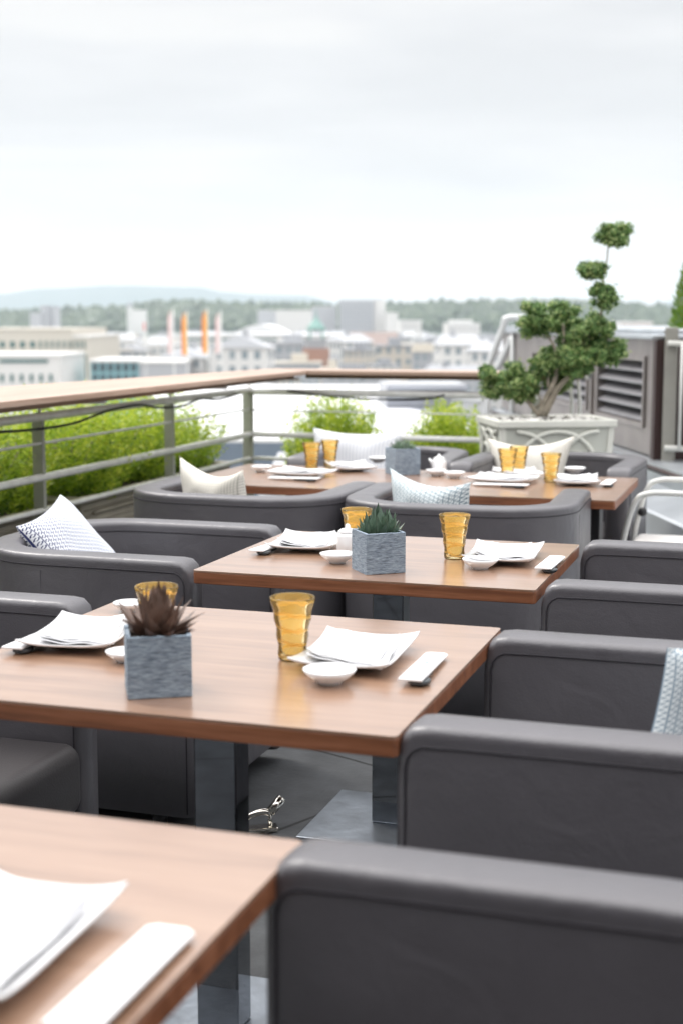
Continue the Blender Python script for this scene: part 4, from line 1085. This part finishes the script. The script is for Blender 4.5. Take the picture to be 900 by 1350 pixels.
block('high_rise', 'white stair wing right of the pale central high-rise block', 492.5, 507, 395, 1255, 40, M_W1, M_W1)
block('apartment_block', 'white stepped apartment block right of the central high-rise', 507.5, 524, 412, 1240, 40, M_W1, M_W1)
block('apartment_block', 'broad white block left of the central high-rise', 364, 410, 409, 1150, 60, M_W1, M_W1)
block('apartment_block', 'grey white block between broad white block and central high-rise', 411, 444, 404, 1300, 40, M_W3, M_W1)
block('apartment_block', 'small grey block on the slope left of the broad white block', 340, 363, 409, 1350, 40, M_W3, M_W1)
block('brown_roof_hall', 'wide hall with brown red roof under the central high-rise', 446, 524, 438, 700, 35, M_W2, M_RB, gable=6)
block('apartment_block', 'white block with flat roof right of the brown roofed hall', 526, 555, 422, 900, 30, M_W1, M_RW, wins=[(.1, .9, 5, 427, 429, .5), (.1, .9, 5, 432, 434, .5)], winm=M_W3)
block('apartment_block', 'white apartment block with roof storey left of the sloped handrail', 588, 632, 426, 900, 30, M_W1, M_RW, wins=[(.05, .95, 8, 430, 432, .6), (.05, .95, 8, 435, 437, .6)], winm=M_W3)
block('apartment_block', 'set back top storey of the white apartment block left of the handrail', 594, 622, 422, 905, 20, M_W1, M_W1)
block('hill_house', 'white villa on the wooded hill at the left', 173, 192, 409, 1900, 20, M_W1, M_W1)
block('orange_roof_house', 'orange roofed building above the louvred housing at the right', 800, 878, 430, 300, 12, M_RO, M_RO, gable=1.5)
block('white_house', 'white building peeking over the orange roof at the right', 820, 858, 424, 330, 12, M_W1, M_RW)
# arched hall roof and tent-shaped white roof
bm = B(); a, b = far(300, 429, 600), far(385, 440, 600); c = (a+b)/2; W = (b-a).length
t = thing('arched_hall', 'white hall with a shallow arched roof behind the long white building', 'building', (c.x, c.y, GZ), FAZ)
box(bm, -W/2, W/2, 0, 60, 0, (-6)-GZ); obj('wall', bm, M_W1, t)
bm = B(); N = 14; ring = []
for k in range(N+1):
    x = -W/2+W*k/N; z = (-6)-GZ+.02+(far(0, 428, 600).z+6)*math.sin(PI*k/N)
    ring.append((bm.verts.new((x, -.5, z)), bm.verts.new((x, 60, z))))
for A, C in zip(ring, ring[1:]): bm.faces.new((A[0], C[0], C[1], A[1]))
bm.faces.new([q[0] for q in ring]); obj('roof', bm, M_RW, t)
# clock tower with copper lantern
c = far(417, 470, 430); t = thing('lantern_tower', 'brick tower with open green copper lantern above the town roofs', 'tower', (c.x, c.y, GZ), FAZ)
def zz(y, D=430): return (422-y)/1867*D+HZ-GZ
bm = B(); box(bm, -4, 4, -4, 4, 0, zz(459)); obj('brick_base', bm, M_BRK, t)
bm = B(); box(bm, -3, 3, -3, 3, zz(459)+.01, zz(449), 0); box(bm, -2.2, 2.2, -2.2, 2.2, zz(449)+.01, zz(447)); obj('roof', bm, M_RG, t)
bm = B()
for sx in (-1, 1):
    for sy in (-1, 1): box(bm, sx*1.9-.3, sx*1.9+.3, sy*1.9-.3, sy*1.9+.3, zz(447)+.01, zz(435))
obj('lantern_post', bm, M_COP, t)
bm = B(); lathe(bm, [(0, 0), (3.0, 0), (3.1, .4), (2.3, 1.2), (1.6, 2.2), (.7, 3.2), (.25, 4.2), (.12, 6.2), (0, 6.3)], 12, Matrix.Translation((0, 0, zz(435)+.01))); obj('cupola', bm, M_COP, t, True)
c = far(172, 420, 2000); t = thing('hill_spire', 'faint pale church spire on the wooded hill at the left', 'tower', (c.x, c.y, GZ), FAZ)
bm = B(); box(bm, -4, 4, -4, 4, 0, zz(405, 2000)); obj('wall', bm, M_W1, t)
bm = B(); lathe(bm, [(0, 0), (5, 0), (0, zz(396, 2000)-zz(405, 2000))], 8, Matrix.Translation((0, 0, zz(405, 2000)+.01))); obj('spire', bm, M_RG, t)

# flags
def flag(px, ytop, ybot, c1, c2, label, D=150):
    c = far(px, 470, D); t = thing('flag_banner', label, 'flag', (c.x, c.y, GZ), FAZ+R(12), 'tall banners above the town roofs')
    zt = zz(ytop, D); zb = zz(ybot, D)
    bm = B(); tube(bm, [(0, 0, 0), (0, 0, zt+.25)], .07, 8, radii=[.09, .05]); obj('flagpole', bm, M_WHITEP, t, True)
    for nm, m, s0, s1 in (('upper_stripe', c1, 0, .48), ('lower_stripe', c2, .5, 1)):
        bm = B(); n = 14; g = []
        for k in range(n+1):
            z = zt-(zt-zb)*k/n; wv = .10*math.sin(k*.8+px)
            x0_ = -.08-.50*s0; x1_ = -.08-.50*s1
            tp_ = (1-.85*max(0, 1-k/2.5))
            x1m = x1_*tp_ + x0_*(1-tp_)
            g.append((bm.verts.new((-x0_*-1, wv*s0, z)), bm.verts.new((x1m, wv*s1+.05, z))))
        for A, C in zip(g, g[1:]): bm.faces.new((A[0], A[1], C[1], C[0]))
        bmesh.ops.solidify(bm, geom=bm.faces[:], thickness=.012)
        obj(nm, bm, m, t)
FW_ = mat('flag_white', (.82, .80, .80), .8); FR_ = mat('flag_red', (.75, .12, .10), .8); FO_ = mat('flag_orange', (.85, .38, .18), .8); FY_ = mat('flag_yellow', (.90, .58, .12), .8); FP_ = mat('flag_pink', (.86, .68, .66), .8)
flag(229, 409, 466, FW_, FP_, 'white banner with pink edge, leftmost of the four tall flags')
flag(247, 412, 468, FY_, FO_, 'orange and yellow banner, second flag from the left')
flag(274, 409, 466, FY_, FO_, 'larger orange and yellow banner, third flag from the left')
flag(292, 412, 466, FW_, FP_, 'white banner with pink edge, rightmost of the four tall flags')
flag(192, 424, 436, FR_, FW_, 'small red pennant far off left of the tall flags', 260)

# white pitched roof of the neighbouring building
nb = thing('neighbour_roof', 'large white pitched roof of the neighbouring building below the far railing', 'building', (0, 0, 0))
def roof_pts(L):
    return [Vector(q) for q in L]
A1 = far(215, 506, 34); A2 = far(503, 507, 34)        # ridge
E1 = far(150, 580, 20); E2 = far(585, 580, 19.5); 
Hp = far(578, 553, 24)
bm = B()
v = [bm.verts.new(q) for q in (A1, A2, E2, E1, Hp)]
bm.faces.new((v[3], v[2], v[4], v[1], v[0]))
back = bm.verts.new(far(215, 520, 60)); back2 = bm.verts.new(far(560, 520, 60)); bm.faces.new((v[0], v[1], back2, back)); bm.faces.new((v[1], v[4], back2))
obj('roof', bm, mat('white_membrane_roof', (.80, .81, .83), .45, noise=(.6, .03)), nb)
bm = B(); tube(bm, [A2+Vector((0, 0, .03)), (A2*.5+Vector((0,0,0))+(E2+Hp)*.25)+Vector((0, 0, .08))], .05, 6); tube(bm, [A2+Vector((0, 0, .03)), Hp+Vector((0, 0, .03))], .05, 6); obj('ridge_seam', bm, M_FLASH, nb)
bm = B()
for q0, q1 in ((E1, E2), (E2, Hp)):
    a_, b_ = q0-Vector((0, 0, .04)), q1-Vector((0, 0, .04))
    vv = [bm.verts.new(a_), bm.verts.new(b_), bm.verts.new((b_.x, b_.y, GZ)), bm.verts.new((a_.x, a_.y, GZ))]; bm.faces.new(vv)
obj('wall', bm, mat('blue_grey_cladding', (.15, .19, .24), .6), nb)
# grey louvred plant block and steel stair beyond the far railing
c = far(560, 500, 26); t = thing('plant_block', 'grey slatted roof plant block beyond the white pitched roof', 'roof plant', (c.x, c.y, -3.5), FAZ+R(4))
bm = B(); box(bm, -.72, .78, 0, 1.4, -4, far(0, 503, 26).z+3.5-.05); obj('wall', bm, M_W3, t)
for k in range(7):
    bm = B(); z = 3.5+far(0, 506+k*6.5, 26).z; box(bm, -.72, .78, -.16, -.01, z-.10, z-.045); obj('slat', bm, mat('slat_grey', (.38, .40, .45), .5), t)
def railing_run(name, label, pts, H, m, nb_=12, r=.02, slope=None):
    t = thing(name, label, 'railing', pts[0])
    for a, b in zip(pts, pts[1:]):
        a = a-pts[0]; b = b-pts[0]
        bm = B(); tube(bm, [a+Vector((0, 0, H)), b+Vector((0, 0, H))], r*1.3, 8); tube(bm, [a+Vector((0, 0, .1)), b+Vector((0, 0, .1))], r, 8); obj('rail', bm, m, t, True)
        for k in range(nb_+1):
            q = a.lerp(b, k/nb_); bm = B(); tube(bm, [q+Vector((0, 0, .1)), q+Vector((0, 0, H))], r*.55, 6); obj('baluster', bm, m, t, True)
    return t
M_RLG = mat('light_steel', (.60, .61, .61), .4, .4)
st = [far(597, 556, 13.2), far(637, 558, 12.5)]
railing_run('stair_railing', 'pale steel stair railing between the right shrub and the planter', [Vector((q.x, q.y, -.05)) for q in st], .72, M_RLG, 9)
q0, q1, q2 = far(676, 470, 13), far(742, 470, 12.2), far(785, 470, 12.6)
zb = .35
railing_run('roof_railing', 'light steel baluster railing behind the cloud pruned tree', [Vector((q0.x, q0.y, zb)), Vector((q1.x, q1.y, zb)), Vector((q2.x, q2.y, zb))], .80, M_RLG, 9, .018)
t = thing('sloped_handrail', 'grey sloped steel handrail rising left of the cloud pruned tree', 'handrail', (0, 0, 0))
for (a, b, c_, D) in (((640, 492), (667, 420), (690, 419), 12.0), ((655, 488), (674, 447), (690, 446), 12.2)):
    bm = B(); tube(bm, smooth_curve([far(a[0], a[1], D), far((a[0]*.2+b[0]*.8), a[1]*.2+b[1]*.8, D), far(b[0], b[1], D), far(c_[0], c_[1], D)], 6), .03, 10); obj('rail', bm, M_RLG, t, True)
bm = B(); 
for px in (643, 676): 
    q = far(px, 450, 12.1); tube(bm, [(q.x, q.y, 0), (q.x, q.y, far(0, 440 if px > 650 else 480, 12.1).z)], .022, 8)
obj('upright', bm, M_RLG, t, True)
# support deck for those railings
bm = B(); cc = far(720, 470, 13.2); prism(bm, [(-2.6, -1.6), (3.2, -1.6), (3.2, 2.2), (-2.6, 2.2)], -.4, -.06, Matrix.Translation((cc.x, cc.y, 0)) @ Matrix.Rotation(FAZ, 4, 'Z'))
tag(obj('stair_landing', bm, M_W3), 'grey landing carrying the pale steel railings behind the planter', 'landing')

# ------------------------------------------------------------------ town fabric
rnd = random.Random(21)
TL = 'pale town building among the hazy rooftops below the wooded hills'
def fenestrated(name, col):
    m = mat(name, col, .8); nt = m.node_tree; b = nt.nodes['Principled BSDF']
    tc = nt.nodes.new('ShaderNodeTexCoord'); mp = nt.nodes.new('ShaderNodeMapping'); mp.inputs['Rotation'].default_value = (PI/2, 0, 0); mp.inputs['Scale'].default_value = (1, 1, 1)
    sp = nt.nodes.new('ShaderNodeSeparateXYZ'); nt.links.new(tc.outputs['Object'], sp.inputs[0])
    ad = nt.nodes.new('ShaderNodeMath'); nt.links.new(sp.outputs['X'], ad.inputs[0]); nt.links.new(sp.outputs['Y'], ad.inputs[1])
    cb = nt.nodes.new('ShaderNodeCombineXYZ'); nt.links.new(ad.outputs[0], cb.inputs[0]); nt.links.new(sp.outputs['Z'], cb.inputs[1])
    br = nt.nodes.new('ShaderNodeTexBrick'); br.offset = 0; br.inputs['Scale'].default_value = 1; br.inputs['Brick Width'].default_value = 2.6; br.inputs['Row Height'].default_value = 3.1
    br.inputs['Mortar Size'].default_value = .72; br.inputs['Color1'].default_value = (.22, .27, .30, 1); br.inputs['Color2'].default_value = (.32, .36, .38, 1); br.inputs['Mortar'].default_value = (*col, 1)
    nt.links.new(cb.outputs[0], br.inputs['Vector']); nt.links.new(br.outputs['Color'], b.inputs['Base Color'])
    return m
F1, F2, F3 = fenestrated('windowed_white_wall', (.70, .69, .67)), fenestrated('windowed_cream_wall', (.58, .53, .46)), fenestrated('windowed_grey_wall', (.40, .41, .43))
roofs = [M_RG, M_RW, M_W3, M_W3, M_RG, M_W2]; walls = [F1, F1, F2, F3]; wallsn = [M_W1, M_W2, M_W3]
protos = []
def town_house(W, Dp, H, gable, wm, rm, near=False):
    t = thing('town_house', TL, 'building', (0, 0, 0), 0, 'hazy town buildings')
    bm = B(); box(bm, -W/2, W/2, -Dp/2, Dp/2, 0, H); obj('wall', bm, wm, t)
    bm = B()
    if gable:
        e_ = .6; g = gable; v = [bm.verts.new(q) for q in ((-W/2-e_, -Dp/2-e_, H+.01), (W/2+e_, -Dp/2-e_, H+.01), (W/2+e_, Dp/2+e_, H+.01), (-W/2-e_, Dp/2+e_, H+.01), (-W/2+g*.4, 0, H+g), (W/2-g*.4, 0, H+g))]
        for q in ((0, 1, 5, 4), (2, 3, 4, 5), (1, 2, 5), (3, 0, 4), (3, 2, 1, 0)): bm.faces.new([v[i] for i in q])
        box(bm, -W*.2, -W*.2+1.2, -1.5, -.3, H+g*.5, H+g+1.2)
    else:
        box(bm, -W/2-.3, W/2+.3, -Dp/2-.3, Dp/2+.3, H+.01, H+.5); box(bm, -W*.15, W*.2, -2, 3, H+.51, H+2.6)
    obj('roof', bm, rm, t)
    if near:
        n = max(3, int(W/3.6)); bm = B(); box(bm, -.6, .6, -.1, .1, 0, 1.6); me = None
        for lv in range(2):
            for k in range(n):
                if me is None: o = obj('window', bm, M_WIN, t); me = o.data
                else: o = bpy.data.objects.new('window', me); COL.objects.link(o); o.parent = t
                o.location = (-W/2+W*(k+.5)/n, -Dp/2, H-2.6-lv*3.3)
    return t
for i in range(12):
    protos.append(town_house(rnd.uniform(8, 19), rnd.uniform(8, 12), rnd.uniform(10, 16), rnd.choice((0, 0, 0, 0, 2.5)), rnd.choice(walls), roofs[i % 6], False))
placed = 0
rows = [(370, 18), (430, 22), (490, 24), (560, 26), (640, 28), (730, 29), (830, 30), (940, 30), (1060, 30), (1200, 28), (1360, 26)]
used = set()
for D, n in rows:
    for k in range(n):
        px = -60+1020*(k+rnd.uniform(.2, .8))/n; d = D*rnd.uniform(.94, 1.07)
        if px < 250 and 300 < d < 440: continue
        if 230 < px < 380 and 440 < d < 540: continue
        if 215 < px < 320 and d < 175: continue
        pos = far(px, 422, d); i = rnd.randrange(12)
        if i not in used: o = protos[i]; used.add(i)
        else: o = copy_tree(protos[i])
        s = rnd.uniform(.75, 1.3); o.location = (pos.x, pos.y, GZ); o.rotation_euler = (0, 0, FAZ+rnd.gauss(0, .35)+(PI/2 if rnd.random() < .25 else 0))
        zmax = (422-rnd.uniform(436, 446))/1867*d+HZ-GZ; hs_ = min(s*1.0, max(.35, zmax/17.5)) if d > 300 else rnd.uniform(.55, .8)
        o.scale = (s*rnd.choice((.7, 1, 1)), s, hs_)
for i in range(12):
    if i not in used: bpy.data.objects.remove(protos[i], do_unlink=True)

# ------------------------------------------------------------------ hills
def ridge(name, prof, D, depth, m, foot=GZ, rough=0.0, seed=1):
    """prof: (px, y) skyline; heightfield rising to the skyline and falling behind"""
    rnd = random.Random(seed); n = 150; px0, px1 = prof[0][0], prof[-1][0]
    def top(px):
        for (a, ya), (b, yb) in zip(prof, prof[1:]):
            if a <= px <= b:
                t = (px-a)/(b-a); t = t*t*(3-2*t); return ya+(yb-ya)*t
    bm = B(); rows_ = []
    for j, (dj, hj) in enumerate(((-1, 0), (-.7, .12), (-.45, .42), (-.2, .82), (0, 1), (.3, .85), (1, 0))):
        row = []
        for i in range(n+1):
            px = px0+(px1-px0)*i/n; q = far(px, top(px)+rough*math.sin(i*1.7+j)*math.sin(i*.37), D)
            base = far(px, 422, D+depth*dj); row.append(bm.verts.new((base.x, base.y, foot+(q.z-foot)*hj)))
        rows_.append(row)
    for A, C in zip(rows_, rows_[1:]):
        for i in range(n): bm.faces.new((A[i], A[i+1], C[i+1], C[i]))
    return tag(obj(name, bm, m, None, True), kind='structure')
M_HILL = mat('far_hill_woods', (.05, .08, .07), .95)
M_HILLN = mat('near_hill_woods', (.045, .07, .04), .95, noise=(.02, .3))
ridge('hills', [(-400, 402), (-120, 396), (0, 388), (60, 381), (150, 377), (260, 379), (300, 386), (345, 389), (400, 390), (450, 401), (520, 401), (600, 402), (700, 403), (820, 408), (850, 404), (900, 394), (1000, 386), (1300, 392)], 7600, 1400, M_HILL)
nh = [(-300, 424), (-40, 422), (60, 416), (150, 412), (210, 407), (240, 405), (330, 408), (380, 408), (440, 410), (505, 410), (560, 406), (640, 405), (700, 404), (800, 406), (860, 411), (900, 414), (1200, 420)]
ridge('hills', nh, 2300, 420, M_HILLN, seed=2, rough=.4)
# forest cover of the near hill as leafy clumps
rnd = random.Random(8); vs_, fs_, tn = [], [], []
ico = bmesh.new(); bmesh.ops.create_icosphere(ico, subdivisions=1, radius=1); IV = [v.co.copy() for v in ico.verts]; IF = [tuple(v.index for v in f.verts) for f in ico.faces]; ico.free()
def topn(px):
    for (a, ya), (b, yb) in zip(nh, nh[1:]):
        if a <= px <= b: t = (px-a)/(b-a); t = t*t*(3-2*t); return ya+(yb-ya)*t
for k in range(4200):
    px = rnd.uniform(-60, 960); dj = rnd.uniform(-.62, .03); hj = 1 if dj > -.02 else (1-(dj/-.72)**2*.95)
    D = 2300+420*dj; b_ = far(px, 422, D); q = far(px, topn(px), 2300)
    z = GZ+(q.z-GZ)*max(.05, hj); s = rnd.uniform(5, 11); sz = s*rnd.uniform(.8, 1.5); i0 = len(vs_); tt = rnd.random()
    for v in IV:
        j = 1+rnd.uniform(-.25, .25); vs_.append((b_.x+v.x*s*j, b_.y+v.y*s*j, z+v.z*sz*j))
    for f in IF: fs_.append(tuple(i0+a for a in f)); tn.append(tt)
me = bpy.data.meshes.new('forest'); me.from_pydata(vs_, [], fs_); a_ = me.attributes.new('tone', 'FLOAT', 'FACE'); a_.data.foreach_set('value', tn); me.materials.append(M_FOREST)
o = bpy.data.objects.new('forest', me); COL.objects.link(o); tag(o, 'hazy green woodland covering the hills behind the town', 'forest', kind='stuff')

# town trees
def town_tree(seed):
    rnd = random.Random(seed); t = thing('town_tree', 'hazy green tree among the town roofs', 'tree', (0, 0, 0), 0, 'hazy trees among the town roofs')
    bm = B(); tube(bm, [(0, 0, 0), (0, 0, 6), (.4, 0, 10)], .4, 6, radii=[.45, .3, .12]); obj('trunk', bm, M_TRUNK, t)
    quads, tones = [], []
    for k in range(900):
        d = Vector((rnd.gauss(0, 1), rnd.gauss(0, 1), rnd.gauss(0, 1))).normalized()*rnd.uniform(.4, 1)**.5
        c = Vector((d.x*4.2, d.y*4.2, 10+d.z*5.5)); n_ = Vector((rnd.gauss(0, 1), rnd.gauss(0, 1), rnd.gauss(0, 1))).normalized(); a = n_.orthogonal().normalized()*.6; b = n_.cross(a).normalized()*.5
        quads.append([c-a, c-b, c+a, c+b]); tones.append(rnd.random())
    leaf_object('crown', quads, tones, M_FOREST, t); return t
tt = [town_tree(1), town_tree(2)]
rnd = random.Random(31)
for i in range(16):
    D = rnd.choice((620, 750, 900, 1050)); px = rnd.uniform(-20, 920)
    if i == 0: px, D = 645, 700
    if i == 1: px, D = 540, 620
    pos = far(px, 422, D); o = tt[i] if i < 2 else copy_tree(tt[i % 2]); o.location = (pos.x, pos.y, GZ); s = rnd.uniform(.8, 1.2)
    o.scale = (s, s, s*rnd.uniform(.9, 1.1))

# ------------------------------------------------------------------ haze
HAZE_D = 1.15e-4
if HAZE_D:
    bm = B(); box(bm, -6000, 6000, -200, 9400, GZ-2.5, 330)
    hz = bpy.data.materials.new('haze_air'); hz.use_nodes = True; hn = hz.node_tree; hn.nodes.remove(hn.nodes['Principled BSDF'])
    pv = hn.nodes.new('ShaderNodeVolumePrincipled'); pv.inputs['Color'].default_value = (.82, .92, 1.0, 1); pv.inputs['Density'].default_value = HAZE_D; pv.inputs['Anisotropy'].default_value = .2
    hn.links.new(pv.outputs[0], hn.nodes['Material Output'].inputs['Volume'])
    o = obj('haze', bm, hz); o.rotation_euler = (0, 0, FAZ); tag(o, kind='stuff')

# ------------------------------------------------------------------ camera and output
cd = bpy.data.cameras.new('camera'); co = bpy.data.objects.new('camera', cd); COL.objects.link(co)
cd.sensor_fit = 'VERTICAL'; cd.sensor_height = 36; cd.sensor_width = 24; cd.lens = F/1350*36
co.location = CAM; co.rotation_euler = (PI/2-PITCH, 0, YAW)
cd.clip_start = .05; cd.clip_end = 30000
cd.dof.use_dof = True; cd.dof.focus_distance = 3.45; cd.dof.aperture_fstop = 3.2
scene.camera = co
scene.cycles.volume_bounces = 4; scene.cycles.max_bounces = 12
scene.render.resolution_x = 682; scene.render.resolution_y = 1024
vs = scene.view_settings; vs.view_transform = 'Standard'; vs.look = 'None'; vs.exposure = .72; vs.gamma = 1
